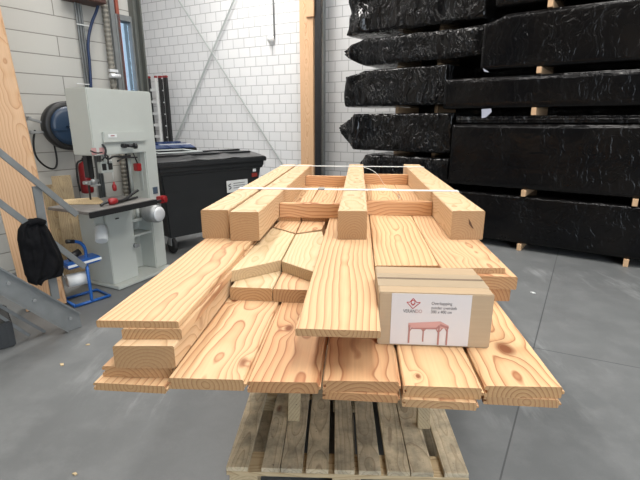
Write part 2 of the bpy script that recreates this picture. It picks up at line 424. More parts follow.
# ------------------------------------------------------------------ timber frame of reference
YAW = R(5.0)
SX = Vector((math.cos(YAW), -math.sin(YAW), 0)); TX = Vector((math.sin(YAW), math.cos(YAW), 0))
def st(x, y, z):
    q = atz(x, y, z); return q.dot(SX), q.dot(TX)
def W(s, t, z): return SX * s + TX * t + Vector((0, 0, z))
ZB, ZT, ZM, ZF = H - .405, H - .545, H - .67, H - .728      # beam tops, beam undersides, top of the wide bottom layer, underside of the pile
def seedcol(o, cx, cz, tone, seed): o.color = (cx, cz, tone, seed)
def profile(w, th, kind):
    b = min(.004, th * .15); x0, x1 = -w/2, w/2
    if kind == 'tg':                                 # tongue on the right, groove on the left, V chamfer on top
        g = .008; a = th * .36; c = th * .64
        return [(x0+b*.6, 0), (x0, b*.6), (x0, a), (x0+g, a), (x0+g, c), (x0, c), (x0, th-b), (x0+b, th), (x1-b, th), (x1, th-b), (x1, c), (x1+g*.8, c-.001), (x1+g*.8, a+.001), (x1, a), (x1, b*.6), (x1-b*.6, 0)]
    return [(x0+b, 0), (x0, b), (x0, th-b), (x0+b, th), (x1-b, th), (x1, th-b), (x1, b), (x1-b, 0)]
def lumber(name, s0, s1, t0, t1, ztop, th, label, cat, group=None, mats=('fir', 'fir_end'), kind='plain', pith=(.5, .3), tone=.5, seed=None, yaw=0.0, mitre=0.0, tilt=0.0, gap=.001, knot=None):
    w = (s1 - s0) - gap; L = t1 - t0; mitre = getattr(t0, 'm', mitre)
    m = MB(); pr = profile(w, th, kind); bm = m.bm
    A = [bm.verts.new((x, x * mitre, z)) for x, z in pr]
    Bm = [bm.verts.new((x, L + x * mitre * .0, z)) for x, z in pr]
    f0 = bm.faces.new(A); f1 = bm.faces.new(Bm[::-1]); f0.material_index = f1.material_index = 1
    n = len(A)
    for i in range(n):
        j = (i+1) % n; bm.faces.new((A[j], A[i], Bm[i], Bm[j]))
    p = W((s0+s1)/2, t0, ztop - th)
    o = m.build(name, [M[mats[0]], M[mats[1]]], None, 0, 2, p, (tilt, 0, -YAW - yaw))
    seedcol(o, pith[0], pith[1], tone, random.random() if seed is None else seed); o['knot'] = (9.0, 9.0, .25)
    if knot:                                          # (photo x, photo y, size) of a knot on the top face
        q = atz(knot[0], knot[1], ztop) - p; a = YAW + yaw; o['knot'] = (q.x * math.cos(a) - q.y * math.sin(a), q.x * math.sin(a) + q.y * math.cos(a), knot[2])
    return tag(o, label, cat, group)
class TF(float): m = 0.0
def by_px(xl, xr, y, z):
    """y may be one row or (left row, right row); the third value carries the slant of the sawn end"""
    yl, yr = y if isinstance(y, tuple) else (y, y)
    a = st(xl, yl, z); b = st(xr, yr, z); t = TF((a[1] + b[1]) / 2); t.m = (b[1] - a[1]) / (b[0] - a[0]); return a[0], b[0], t

# --- wide tongue and groove boards of the bottom layer (front ends at y ~ 381 in the photograph)
FAR = 4.55
bot = [  # xl, xr, y, label, pith, tone
  (101, 171, (366, 367.5), 'wide plank at the left edge of the bottom layer, under the left beam', (.3, .5), .55, 4.3),
  (171, 246, (378, 380), 'wide swirling-grained plank of the bottom layer, left of the open groove', (.5, .12), .35, FAR),
  (247, 321, (381.5, 382.7), 'reddish wide plank in the bottom layer, below the middle board\'s left edge', (.6, .10), .75, FAR),
  (322.5, 402, (380.6, 382), 'wide plank of the bottom layer, straight in front of the cardboard box\'s left end', (.5, .6), .7, 4.5),
  (403.5, 484.5, (385.5, 388.5), 'pale wide plank of the bottom layer with one small round knot by its end', (.45, .28), .1, 4.5),
  (485.5, 566.5, (386, 387.3), 'pale wide plank at the right edge of the bottom layer with a big swirl knot', (.55, .14), .15, 4.4)]
ends = []
for i, (xl, xr, y, lab, pith, tone, far) in enumerate(bot):
    s0, s1, t0 = by_px(xl, xr, y, ZM)
    ends.append((s0, s1, t0))
# keep them side by side without overlap
edges = [ends[0][0]] + [(ends[i][1] + ends[i+1][0]) / 2 for i in range(5)] + [ends[5][1]]
for i, (xl, xr, y, lab, pith, tone, far) in enumerate(bot):
    lumber('timber_board', edges[i], edges[i+1] - .007, ends[i][2], far, ZM, .034, lab, 'board', 'wide boards of the bottom layer', kind='tg', pith=pith, tone=tone, seed=.11 + .137*i, gap=.004, knot={1: (235, 300, .2), 2: (289, 328, .25), 4: (418, 376, .12), 5: (505, 349, .42)}.get(i))
# --- lowest layer, peeping out under them
low = [(-.012, -.03, .10, 'lowest left plank with a dark knot on its corner, projecting furthest left', .3),
       (-.004, .03, .25, 'lowest plank second from the left, hidden but for its sawn end', .5),
       (.01, .02, .30, 'lowest plank third from the left, its end set back in shade', .6),
       (.004, .012, -.005, 'lowest plank below the middle with arched end grain', .75),
       (-.008, -.012, -.012, 'lowest plank with a loose splintered tongue, second from the right', .4),
       (-.002, -.006, -.002, 'lowest plank at the right, its end just under the swirl-knotted one', .5)]
for i, (a, b, dt, lab, tone) in enumerate(low):
    s0 = edges[i] + a; s1 = edges[i+1] + min(b, 0) - .009
    if i == 0: s1 = edges[1] - .012; dt = -.035
    if i == 1: s0 = edges[1]
    if i == 2: s0 = edges[2]
    if i == 3: s0 = edges[3]
    if i == 4: s0 = edges[4] - .002
    if i == 5: s0 = edges[5] + .002
    lumber('timber_board', s0, s1, ends[i][2] + dt, 4.3, ZM - .0345, .0235, lab, 'board', 'boards of the lowest layer', kind='tg', pith=(.5, .15), tone=tone, seed=.05 + .151*i, gap=.003)

# --- left pile: heavy squared piece, thin plank, wide top board
s0, s1, t0 = by_px(112, 174, 346, ZM + .07); sBm1 = s1
lumber('timber_beam', s0, s1, t0, 4.2, ZM + .07, .0695, 'short cracked squared timber near the bottom of the left pile', 'beam', None, ('beam', 'beam_end'), pith=(.5, .2), tone=.35, seed=.4)
sL0, sL1, tL = by_px(121, 181.5, 329, ZM + .103)
lumber('timber_plank', sL0, sL1, tL, 4.25, ZM + .103, .033, 'narrow plank in the left pile directly under its wide top board', 'plank', pith=(.6, .1), tone=.4, seed=.7)
sT0, sT1, tT = by_px(95.7, 178.5, (320.4, 321.4), ZT)
lumber('timber_board', sT0, sT1, tT, 4.3, ZT, .022, 'wide board on top of the left pile, jutting out at the front left corner', 'board', 'wide top boards', kind='plain', pith=(.62, .16), tone=.3, seed=.21)
# --- centre board
sC0, sC1, tC = by_px(295, 381, (328.5, 331), ZT)
lumber('timber_board', sC0, sC1, tC, 4.35, ZT, .022, 'long wide board under the middle beam, jutting out left of the cardboard box', 'board', 'wide top boards', pith=(.5, .06), tone=.3, seed=.33)
# --- right top boards
sR0, sR1, tR = by_px(375, 439, 265.6, ZT); sR0 = sC1 + .003
lumber('timber_board', sR0, sR1, tR, 4.3, ZT, .022, 'pale wide board directly behind the cardboard box', 'board', 'wide top boards', pith=(.5, .10), tone=.15, seed=.62)
sQ0, sQ1, tQ = by_px(439.5, 505.6, 268, ZT); sQ0 = sR1 + .002
lumber('timber_board', sQ0, sQ1, tQ, 4.3, ZT, .022, 'wide board at the right under the right beam, its corner over the thick planks', 'board', 'wide top boards', pith=(.75, .12), tone=.45, seed=.83)
# --- right thick planks
zp = ZT - .0225
a = st(518, 277, zp); aR = a[0]
lumber('timber_plank', aR - .20, aR, a[1], 4.2, zp, .052, 'thick plank at the right edge just under the top boards', 'plank', 'thick planks on the right', ('fir', 'fir_end'), pith=(.5, .5), tone=.6, seed=.14)
lumber('timber_plank', aR - .46, aR - .206, a[1] + .02, 4.2, zp, .052, 'thick plank behind the cardboard box, inner one of its layer', 'plank', 'thick planks on the right', ('fir', 'fir_end'), pith=(.5, .5), tone=.5, seed=.24)
zp2 = zp - .0525; b = st(513, 291.5, zp2); bR = b[0]
th2 = zp2 - ZM
lumber('timber_plank', bR - .20, bR, a[1] + .005, 4.2, zp2, th2, 'thick plank at the right lying straight on the wide bottom layer', 'plank', 'thick planks on the right', ('fir', 'fir_end'), pith=(.3, .4), tone=.85, seed=.34)
lumber('timber_plank', bR - .44, bR - .206, a[1] + .03, 4.2, zp2, th2, 'thick plank behind the cardboard box, lower inner one', 'plank', 'thick planks on the right', ('fir', 'fir_end'), pith=(.5, .5), tone=.5, seed=.44)
# --- centre-left planks carrying the braces
zc = ZM + .0535
c0 = st(227, 287, zc); c1 = st(273, 287, zc); c2 = st(330, 287.5, zc)
c0s = max(c0[0], sL1 + .004, sBm1 + .004)
lumber('timber_plank', c0s, c1[0], c0[1], 4.25, zc, .053, 'thick plank under the left mitred brace', 'plank', 'planks under the mitred braces', ('sap', 'fir_end'), pith=(.5, .25), tone=.25, seed=.54)
lumber('timber_plank', c1[0] + .003, c2[0], c0[1] - .005, 4.25, zc, .053, 'thick plank under the right mitred brace', 'plank', 'planks under the mitred braces', ('fir', 'fir_end'), pith=(.5, .12), tone=.45, seed=.64)
lumber('timber_plank', c2[0] + .003, c2[0] + .17, 1.72, 4.2, zc, .053, 'thick plank beneath the long middle board', 'plank', None, ('fir', 'fir_end'), pith=(.5, .3), tone=.5, seed=.74)
lumber('timber_plank', c2[0] + .003, c2[0] + .17, 1.74, 4.2, ZT - .0225, ZT - .0225 - zc - .0005, 'second thick plank beneath the long middle board', 'plank', None, ('fir', 'fir_end'), pith=(.5, .3), tone=.5, seed=.94)
# --- braces with mitred ends (top at zb)
zb = zc + .0485
def slab(name, pts, ztop, th, label, cat, group, mats, pith, tone, seed, along=None):
    """pts: outline of the top face as photo pixels, laid out on the level ztop; origin on the front corner, grain along local Y"""
    Q = [atz(x, y, ztop) for x, y in pts]
    o0 = (Q[0] + Q[1]) / 2; d = (along if along is not None else ((Q[2] + Q[3]) / 2 - o0)); ang = math.atan2(-d.x, d.y)
    Mi = Matrix.Rotation(-ang, 3, 'Z'); m = MB()
    loc = [Mi @ (q - o0) for q in Q]
    bm = m.bm; A = [bm.verts.new((q.x, q.y, 0)) for q in loc]; B = [bm.verts.new((q.x, q.y, -th)) for q in loc]
    bm.faces.new(A); bm.faces.new(B[::-1]); n = len(A)
    for i in range(n):
        j = (i+1) % n; f = bm.faces.new((A[j], A[i], B[i], B[j]))
        if i in (0, 2): f.material_index = 1
    o = m.build(name, [M[mats[0]], M[mats[1]]], None, .002, 1, o0, (0, 0, ang))
    seedcol(o, pith[0], pith[1], tone, seed); return tag(o, label, cat, group)
slab('timber_brace', [(230, 271), (281, 259.8), (294.6, 234), (272.5, 227.6)], zb, .048, 'left of the two pale mitred braces, beside the left pile', 'brace', 'mitred braces', ('sap', 'sap_end'), (.45, .35), .15, .31)
slab('timber_brace', [(281.8, 261), (321, 274), (325, 241), (322, 231), (295.8, 234.4)], zb, .048, 'right of the two pale mitred braces, tucked against the long middle board', 'brace', 'mitred braces', ('sap', 'sap_end'), (.7, .3), .2, .51, along=TX)
slab('timber_brace', [(273.5, 226.8), (295.4, 232.8), (302, 219), (281, 219)], zb, .048, 'brace end behind the left mitred brace, before the near spacer', 'brace', 'mitred braces', ('fir', 'sap_end'), (.4, .3), .45, .71, along=TX)
slab('timber_brace', [(296.6, 232.8), (322, 229), (326, 219.5), (303, 219.5)], zb, .048, 'short brace end between the middle board and the near spacer', 'brace', 'mitred braces', ('fir', 'sap_end'), (.6, .35), .5, .81, along=TX)
# back boards left of the middle board
tn = st(300, 217.6, ZT)[1]
sb1, sb2 = st(306, 200, ZT)[0], None
lumber('timber_board', sT1 + .004, (sT1 + sC0) / 2 - .002, tn, 4.3, ZT, .022, 'board between the left beams and the loose strap, behind the near spacer', 'board', 'boards behind the near spacer', pith=(.5, .1), tone=.35, seed=.15)
lumber('timber_board', (sT1 + sC0) / 2 + .002, sC0 - .003, tn + .01, 4.3, ZT, .022, 'board left of the middle beam, behind the near spacer', 'board', 'boards behind the near spacer', pith=(.5, .1), tone=.55, seed=.25)
for k, (sa, sb_) in enumerate(((c0s, c1[0]), (c1[0] + .003, c2[0]))):
    lumber('timber_plank', sa, sb_, tn + .02, 4.2, ZT - .0225, ZT - .0225 - zc - .0005, ['plank packed under the boards behind the spacer, left one', 'plank packed under the boards behind the spacer, right one'][k], 'plank', 'packing planks', ('fir', 'fir_end'), pith=(.5, .3), tone=.5, seed=.3 + .1*k)

# --- the four squared beams
def beam(xl, xr, y, xfar, yfar, lab, pith, tone, seed):
    s0, s1, t0 = by_px(xl, xr, y, ZB); tf = st(xfar, yfar, ZB)[1]
    lumber('timber_beam', s0, s1, t0, tf, ZB, .1395, lab, 'beam', None, ('beam', 'beam_end'), pith=pith, tone=tone, seed=seed)
    return s0, s1, t0, tf
bA = beam(200.5, 228.2, 210, 295, 164.5, 'outermost squared beam on the far left of the pile', (.30, .15), .42, .12)
bB = beam(229.0, 258.6, 212, 308, 164.5, 'second squared beam from the left with ringed end grain', (.55, .42), .45, .32)
bM = beam(337.8, 367.5, 211, 357, 164.3, 'squared beam lying alone along the middle of the pile', (.5, .02), .4, .52)
bR_ = beam(452.3, 485.5, 211, 410, 164.3, 'squared beam at the right of the pile with a dark bark pocket in its end', (.35, .05), .4, .72)
# bark pocket on the end of the right beam
q = W((bR_[0] + bR_[1]) / 2 + .012, bR_[2], ZB - .066)
pk = MB(); pk.prism([(-.010, -.0006, .030), (.002, -.0006, .012), (.018, -.0006, -.022), (.006, -.0006, -.012), (-.006, -.0006, .002)], (0, .002, 0))
ro = [o for o in bpy.data.objects if o.get('label', '').startswith('squared beam at the right')][0]
p_ = pk.build('bark_pocket', plain('bark', (.10, .045, .02), .8, var=.3), ro); p_.location = ro.matrix_basis.inverted() @ q; p_['label'] = 'dark bark pocket'

# --- spacer boards standing between the beams
def spacer(sa, sb, px, ybase, h, lab, tone, seed):
    t0 = st(px, ybase, ZT)[1]
    m = MB(); w = sb - sa - .004
    # grain along X: build along local Y then rotate
    m.box((-.022, -w/2, 0), (.022, w/2, h))
    o = m.build('spacer_board', [M['fir']], None, .002, 1, W((sa+sb)/2, t0 + .022, ZT + .0004), (0, 0, -YAW + PI/2))
    seedcol(o, .5, .5, tone, seed); return tag(o, lab, 'spacer', 'spacer boards between the beams'), t0
_, tsn = spacer(bB[1], bM[0], 310, 218, .085, 'near spacer board between the left beams and the middle beam', .72, .1)
spacer(bM[1], bR_[0], 400, 215.6, .085, 'near spacer board between the middle beam and the right beam', .72, .2)
spacer(bB[1], bM[0], 325, 186.5, .09, 'far spacer board between the left beams and the middle beam', .75, .3)
spacer(bM[1], bR_[0], 385, 184.5, .09, 'far spacer board between the middle beam and the right beam', .75, .4)

# --- plastic straps over the beams
def strap(px, y, name, lab, sag=.0):
    t = st(px, y, ZB)[1]; m = MB(); w = .06; zt = ZB + .003
    s0, s1 = bA[0] - .0015, bR_[1] + .0015
    m.box((s0, t, zt - .0008), (s1, t + w, zt + .0006))
    m.box((s0 - .001, t, ZB - .15), (s0, t + w, zt + .0006)); m.box((s1, t, ZB - .15), (s1 + .001, t + w, zt + .0006))
    Mx = Matrix.Rotation(-YAW, 4, 'Z')
    o = m.build(name, M['strap'], None, 0, 2, (0, 0, 0), (0, 0, -YAW)); return tag(o, lab, 'strap'), t
so, ts = strap(330, 190.4, 'packing_strap', 'white plastic strap across all the beams, nearer of the two')
bk = MB(); bk.box((-.02, -.003, -.002), (.02, .062, .007)); bk.build('strap_buckle', M['galv'], so, .001, 1, ((bB[1] + bM[0]) / 2 + .05, ts, ZB + .003))
strap(345, 166.8, 'packing_strap', 'white plastic strap across the far ends of the beams')
# loose strap tail curling between middle and right beams
lt = MB(); pth = [(364, 169, .0), (372, 172, .02), (381, 178, .0), (384, 184, -.03)]
def ribbon(m, P, w, axis):
    n = len(P); A = []; B = []
    for p in P: A.append(m.bm.verts.new(p)); B.append(m.bm.verts.new(p + axis * w))
    fs = [m.bm.faces.new((A[i], A[i+1], B[i+1], B[i])) for i in range(n-1)]
    for f in fs: f.smooth = True
def smooth_path(P, k=3):
    for _ in range(k):
        Q = [P[0]]
        for i in range(len(P)-1): Q += [P[i]*.75 + P[i+1]*.25, P[i]*.25 + P[i+1]*.75]
        Q.append(P[-1]); P = Q
    return P
Pn = smooth_path([atz(364, 167.5, ZB + .003), atz(370, 169, ZB + .012), atz(378, 174, ZB - .01), atz(383, 183, ZT + .06), atz(386, 186, ZT + .015)])
ribbon(lt, Pn, .035, TX)
o = lt.build('strap_offcut', M['strap']); o.modifiers.new('s', 'SOLIDIFY').thickness = .0012
tag(o, 'loose curled white strap tail beside the far end of the middle beam', 'strap')
lt = MB(); Pn = smooth_path([atz(366, 191, ZB + .004), atz(376, 188.5, ZB + .018), atz(388, 189, ZB + .005), atz(396, 194, ZT + .05), atz(398, 199, ZT + .004)])
ribbon(lt, Pn, .035, TX * .8 + SX * .6)
o = lt.build('strap_offcut', M['strap']); o.modifiers.new('s', 'SOLIDIFY').thickness = .0012
tag(o, 'loose white strap tail drooping behind the near right spacer', 'strap')

# ------------------------------------------------------------------ pallet and trestles
ZD = .15
pa = st(225.3, 465.5, ZD); pb = st(469.5, 474, ZD)
pl = st(228, 470, ZD); YP = R(4.2)
p0 = atz(226.0, 467.0, ZD); p1 = atz(469.5, 474, ZD); PW = (p1 - p0).length; pang = math.atan2((p1 - p0).y, (p1 - p0).x)
pal = thing('wooden_pallet', 'weathered wooden pallet standing on the floor under the timber pile', 'pallet', (p0.x, p0.y, 0), pang)
PL = 1.2
# deck boards: pixel edges on the photo along the front row (total 228..469)
xs = [(15, 69), (103, 149), (151, 205), (214, 270), (285, 335), (345, 400), (415, 471), (473, 529), (555, 614)]
for i, (a, b) in enumerate(xs):
    xa = (a - 15) / 600 * PW; xb = (b - 15) / 600 * PW
    m = MB(); m.box((-(xb-xa)/2, 0, 0), ((xb-xa)/2, PL, .022))
    o = m.build('deck_board', M['pallet'], pal, .002, 1, ((xa+xb)/2, 0, ZD - .022)); seedcol(o, .5, .1 + .07*(i % 4), .2 + .08*(i % 3), .07*i + .05)
for y in (0, .53, 1.08):
    m = MB(); m.box((-.06, 0, 0), (.06, PW, .02)); o = m.build('cross_board', M['pallet_new'], pal, .0015, 1, (PW, y + .06, ZD - .0425), (0, 0, PI/2)); seedcol(o, .5, .3, .2, .3 + y*.1)
for y in (.06, .6, 1.14):
    for x in (.07, PW/2, PW - .07):
        m = MB(); m.box((-.06, -.055, 0), (.06, .055, .085)); o = m.build('pallet_block', M['pallet_new'], pal, .002, 1, (x, y, .0225)); seedcol(o, .5, .4, .3, .2 + x*.3 + y)
for x in (.07, PW/2, PW - .07):
    m = MB(); m.box((-.05, 0, 0), (.05, PL, .022)); o = m.build('bottom_board', M['pallet'], pal, .002, 1, (x, 0, 0)); seedcol(o, .5, .2, .4, x * .5)

def trestle(tc, label):
    e = thing('timber_trestle', label, 'trestle', W(0, tc, 0), -YAW, 'trestles between pallet and pile')
    sl = st(299, 415, ZD)[0] - .02; sr = st(413, 406, ZD)[0] + .03
    m = MB(); m.box((-.035, -.62, 0), (.035, .62, .08)); o = m.build('top_rail', M['pallet_new'], e, .003, 1, ((sl+sr)/2, 0, ZF - .081), (0, 0, PI/2)); seedcol(o, .5, .3, .4, .6)
    for s_, lean in ((sl, -1), (sr, 1)):
        for y0 in (-.16, .08):
            m = MB(); m.bar((s_ + lean*(.08 if y0 > 0 else 0), y0 * 1.0, ZD + .0005), (s_ - lean*.02, y0*.45, ZF - .082), .058, .045, (0, 1, 0)); o = m.build('leg', M['plank_old'], e, .002, 1); seedcol(o, .5, .3, .4, .6)
    return e
t_near = st(299, 414, ZD)[1] + .12
trestle(t_near, 'grey trestle standing on the pallet, holding up the pile nearest its front')
# far end of the pile rests on a second one standing on the floor
e = thing('timber_trestle', 'grey trestle on the floor under the far end of the pile', 'trestle', W(0.05, 3.9, 0), -YAW, 'trestles between pallet and pile')
m = MB(); m.box((-.04, -.62, 0), (.04, .62, .08)); o = m.build('top_rail', M['pallet_new'], e, .003, 1, (0, 0, ZF - .081), (0, 0, PI/2)); seedcol(o, .5, .3, .4, .6)
for s_ in (-.45, .45):
    for y0 in (-.25, .25):
        m = MB(); m.bar((s_, y0, .0005), (s_, y0*.14, ZF - .082), .05, .04, (1, 0, 0)); m.build('leg', M['galv'], e, .002, 1)

# ------------------------------------------------------------------ cardboard box with its label
ba = atz(377.2, 344.5, ZM); bb = atz(489, 348.5, ZM); bang = math.atan2((bb - ba).y, (bb - ba).x); BW = (bb - ba).length
BD = .245; BH = .175
box = thing('cardboard_box', 'brown cardboard box with a white product label, lying on the wide boards', 'box', (ba.x, ba.y, ZM + .0004), bang)
m = MB(); m.box((0, 0, 0), (BW, BD, BH)); m.build('carton', M['card'], box, .003, 2)
m = MB(); m.box((.001, BD*.47, BH + .0003), (BW-.001, BD*.53, BH + .0010)); m.build('seam', plain('dark_seam', (.16, .115, .075), .8, var=.3), box, 0)
m = MB(); m.box((.0, BD*.22, BH + .0002), (BW, BD*.70, BH + .0006)); m.build('tape', M['cardtape'], box, 0)
def onbox(x, y):            # photo pixel -> box front plane coordinates
    P = ((ba.x, ba.y), PI/2 - bang); u, z, _ = onplane(x, y, P); return u, z - ZM
lx0, lz1 = onbox(392, 293.2); lx1, lz1b = onbox(472.5, 294.6); _, lz0 = onbox(392, 343.5)
LW = lx1 - lx0; LH = lz1 - lz0
lab = MB().box((0, -.0009, 0), (LW, .0003, LH)).build('label_sheet', M['paper'], box, 0, 2, (lx0, -.0004, lz0)); lab['label'] = 'white product label'
def lpt(px, py): return ((px - 35) / (490 - 35) * LW, LH * (1 - (py - 75) / (365 - 75)))     # from the enlarged label crop
yb = -.0016
def quad(m, pts): m.prism([(x, yb, z) for x, z in [lpt(*p) for p in pts]], (0, .0006, 0))
def strip(m, a, b, w):
    A = Vector((*lpt(*a), 0)); B = Vector((*lpt(*b), 0)); d = (B - A).normalized(); n = Vector((-d.y, d.x, 0)) * w / 2
    m.prism([(q.x, yb, q.y) for q in (A + n, B + n, B - n, A - n)], (0, .0006, 0))
m = MB()
for a, b in (((122, 122), (158, 158)), ((158, 158), (200, 122)), ((122, 122), (140, 122)), ((200, 122), (178, 122)), ((140, 122), (158, 100)), ((158, 100), (178, 122))): strip(m, a, b, .0022)
for k in range(12):
    a0 = k * PI / 6; a1 = (k + 1) * PI / 6
    strip(m, (158 + 11*math.cos(a0), 122 + 11*math.sin(a0)), (158 + 11*math.cos(a1), 122 + 11*math.sin(a1)), .0018)
for a, b in (((146, 128), (158, 140)), ((158, 140), (171, 128))): strip(m, a, b, .002)
m.build('emblem', M['print_red'], lab)
def text(s, x, y, hpx, mat, wpx=None, bold=0.0):
    cu = bpy.data.curves.new('txt', 'FONT'); cu.body = s; cu.size = 1; cu.extrude = 0; cu.offset = bold
    ob = bpy.data.objects.new('tmp', cu); C.objects.link(ob); bpy.context.view_layer.update()
    me = bpy.data.meshes.new_from_object(ob); bpy.data.objects.remove(ob); bpy.data.curves.remove(cu)
    X = [v.co.x for v in me.vertices]; Y = [v.co.y for v in me.vertices]
    capk = .70
    h = (lpt(0, 0)[1] - lpt(0, hpx)[1]); k = h / capk; kx = k
    if wpx: kx = (lpt(wpx, 0)[0] - lpt(0, 0)[0]) / (max(X) - min(X))
    x0, z0 = lpt(x, y)
    for v in me.vertices: v.co = Vector((x0 + (v.co.x - min(X)) * kx, yb, z0 + v.co.y * k))
    me.materials.clear(); me.materials.append(mat)
    for p in me.polygons: p.material_index = 0
    o = bpy.data.objects.new('label_text', me); C.objects.link(o); o.parent = lab
text('VERAN', 103, 181, 19, M['print_dark'], 70); text('DO', 176, 181, 19, M['print_pinkdark'], 36)
text('Overkapping', 264, 133, 17, M['print_dark'], 117); text('zonder overstek', 264, 158, 17, M['print_dark'], 146); text('300 x 400 cm', 264, 181, 17, M['print_dark'], 118)
m = MB()
quad(m, [(138, 240), (322, 226), (372, 250), (372, 264), (310, 268), (138, 266)])
m.build('pergola_picture', M['print_pink'], lab)
yb = -.0023
m = MB()
quad(m, [(152, 268), (300, 262), (318, 244), (318, 268), (305, 274), (160, 276)][:3] + [(306, 272), (160, 274)])
quad(m, [(322, 240), (372, 256), (372, 266), (322, 252)])
for a, b, w in (((145, 250), (145, 356), .005), ((227, 272), (227, 346), .004), ((316, 250), (316, 362), .0052), ((365, 258), (365, 362), .0045)): strip(m, a, b, w)
for a, b in (((148, 285), (162, 266)), ((213, 270), (226, 284)), ((228, 284), (241, 270)), ((314, 290), (298, 268)), ((320, 284), (336, 264)), ((362, 280), (350, 264))): strip(m, a, b, .003)
m.build('pergola_picture', M['print_pinkdark'], lab)

# ------------------------------------------------------------------ film-wrapped timber packs on the right
SP = atz(484, 246); SQ = atz(640, 270); AZS = math.atan2(SQ.x - SP.x, SQ.y - SP.y)
UD = Vector((math.sin(AZS), math.cos(AZS), 0)); ND = Vector((-UD.y, UD.x, 0))
if ND.y < 0: ND = -ND                                   # into the depth, away from the camera
SA = ((SP.x, SP.y), AZS); OFFB = .16
SB = ((SP.x + ND.x*OFFB, SP.y + ND.y*OFFB), AZS)
rotS = math.atan2(UD.y, UD.x)
def pack(u0, u1, z0, z1, off, dep, label, group, rag=0.0, amp=.012, seed=0, creased=False, tail=0.0, notch=None):
    L = u1 - u0; h = z1 - z0; N = int(L / .03); bm = bmesh.new(); K = 18
    def sect(fr):
        pts = []; r = .03
        for i in range(K): pts.append((0 + 0, i / K))            # front, upwards
        return pts
    rings = []
    nx, nz = 14, 14
    prof = []
    for i in range(nz + 1): prof.append((0.0, i / nz))
    for i in range(1, 11): prof.append((i / 10, 1.0))
    for i in range(1, nz + 1): prof.append((1.0, 1 - i / nz))
    for i in range(1, 10): prof.append((1 - i / 10, 0.0))
    for k in range(N + 1):
        u = k / N * L; ring = []
        sc = 1.0; zc = .5; cdrop = 0.0
        if tail > 0 and u < tail:
            f = (u / tail) ** .8
            sc = .16 + .84 * f; zc = .5 + .12 * (1 - f)
        if notch and u < notch[0]: cdrop = notch[1] * (1 - (u / notch[0]) ** 2)
        for (dy, dz) in prof:
            zz = z0 + h * (zc + (dz - zc) * sc)
            if dz > .5: zz -= cdrop * (dz - .5) * 2
            yy = dep * (.12 + (dy - .12) * (sc if tail else 1))
            # round corners
            cy = min(dy, 1 - dy) * dep; cz = min(dz, 1 - dz) * h; rr = .035
            if cy < rr and cz < rr: 
                q = rr - math.hypot(rr - cy, rr - cz)
                yy += (.01 if dy < .5 else -.01); zz += (.008 if dz < .5 else -.008)
            P = Vector((u * 1.0, dy * dep, dz * h)) + Vector((seed * 7.3, seed * 3.1, seed * 1.7))
            n = noise.noise(Vector((P.x * 7, P.y * 2, P.z * 1.6))) * (1.0 if creased else .45)
            n += abs(noise.noise(Vector((P.x * 17, P.y * 9, P.z * 4 + P.x * 3)))) * (.8 if creased else .2)
            n2 = noise.noise(Vector((P.x * 3.5, P.z * 5, P.y * 3 + 9)))
            e = amp * (n + .6 * n2)
            e0 = 1.0 + (2.5 if u < .35 and creased else 0)
            ux = u0 + u
            if k == 0: ux -= rag * (noise.noise(Vector((P.z * 6, P.y * 5, seed))) + .3)
            elif k < 4: ux -= rag * .5 * noise.noise(Vector((P.z * 6, P.y * 5, seed)))
            yy += e * e0 * (-1 if dy < .5 else 1) if dy in (0.0, 1.0) else 0
            if dz == 1.0: zz += min(0, e * .8) - .001
            if dz == 0.0: zz += max(0, e * .5)
            if dz == 0.0 and tail == 0: zz = max(zz, z0)
            sag = 0
            ring.append(bm.verts.new((ux, yy, max(zz, z0) )))
        rings.append(ring)
    n = len(prof)
    for k in range(N):
        for i in range(n):
            j = (i + 1) % n; f = bm.faces.new((rings[k][i], rings[k][j], rings[k+1][j], rings[k+1][i])); f.smooth = True
    for ring in (rings[0], rings[-1]):
        c = Vector((0, 0, 0))
        for v in ring: c += v.co
        c /= n; cv = bm.verts.new(c + Vector((-.02 if ring is rings[0] else .0, 0, 0)))
        for i in range(n): bm.faces.new((ring[i], ring[(i+1) % n], cv))
    mm = MB(); mm.bm.free(); mm.bm = bm
    o = mm.build('wrapped_timber_pack', M['foil_wr'] if creased else M['foil'], None, 0, 2, (SP.x + ND.x*off, SP.y + ND.y*off, 0), (0, 0, rotS))
    o.color = (.5, .5, .5, (seed * .37) % 1)
    return tag(o, label, 'wrapped pack', group)
# local Y of the rotated frame must point away from the camera
locY = Vector((-math.sin(rotS), math.cos(rotS), 0)); assert locY.dot(ND) > .99, locY
def hA(x, y): return onplane(x, y, SA)[1]
def uA(x, y): return onplane(x, y, SA)[0]
def hB(x, y): return onplane(x, y, SB)[1]
def uB(x, y): return onplane(x, y, SB)[0]
UE = 3.5
gA = 'film wrapped packs of the right-hand stack'
zA = [(.085, hA(540, 198)), (hA(540, 189), hA(540, 126)), (hA(540, 125.5), hA(540, 114.5)), (hA(540, 106.5), hA(540, 74)), (hA(540, 67.5), hA(540, 8)), (hA(540, 1), hA(540, 1) + .55)]
zA = [(.085, .685), (.765, 1.53), (1.532, 1.625), (1.71, 2.075), (2.145, 2.74), (2.82, 3.4)]
pack(-.56, UE, *zA[0], .05, 1.0, 'bottom black wrapped pack of the right-hand stack, just above the floor', gA, amp=.006, seed=1)
pack(uA(450, 160), UE, *zA[1], 0, 1.0, 'tall smooth black wrapped pack, second from the floor in the right-hand stack', gA, amp=.006, seed=2)
pack(uA(455, 118), UE, *zA[2], .05, .9, 'thin black wrapped bundle with bright glints lying on the tall smooth pack', gA, amp=.008, seed=3, creased=True)
pack(uA(444, 95), UE, *zA[3], 0, 1.0, 'low black wrapped pack with crinkled patch, right stack, above the thin bundle', gA, amp=.007, seed=4)
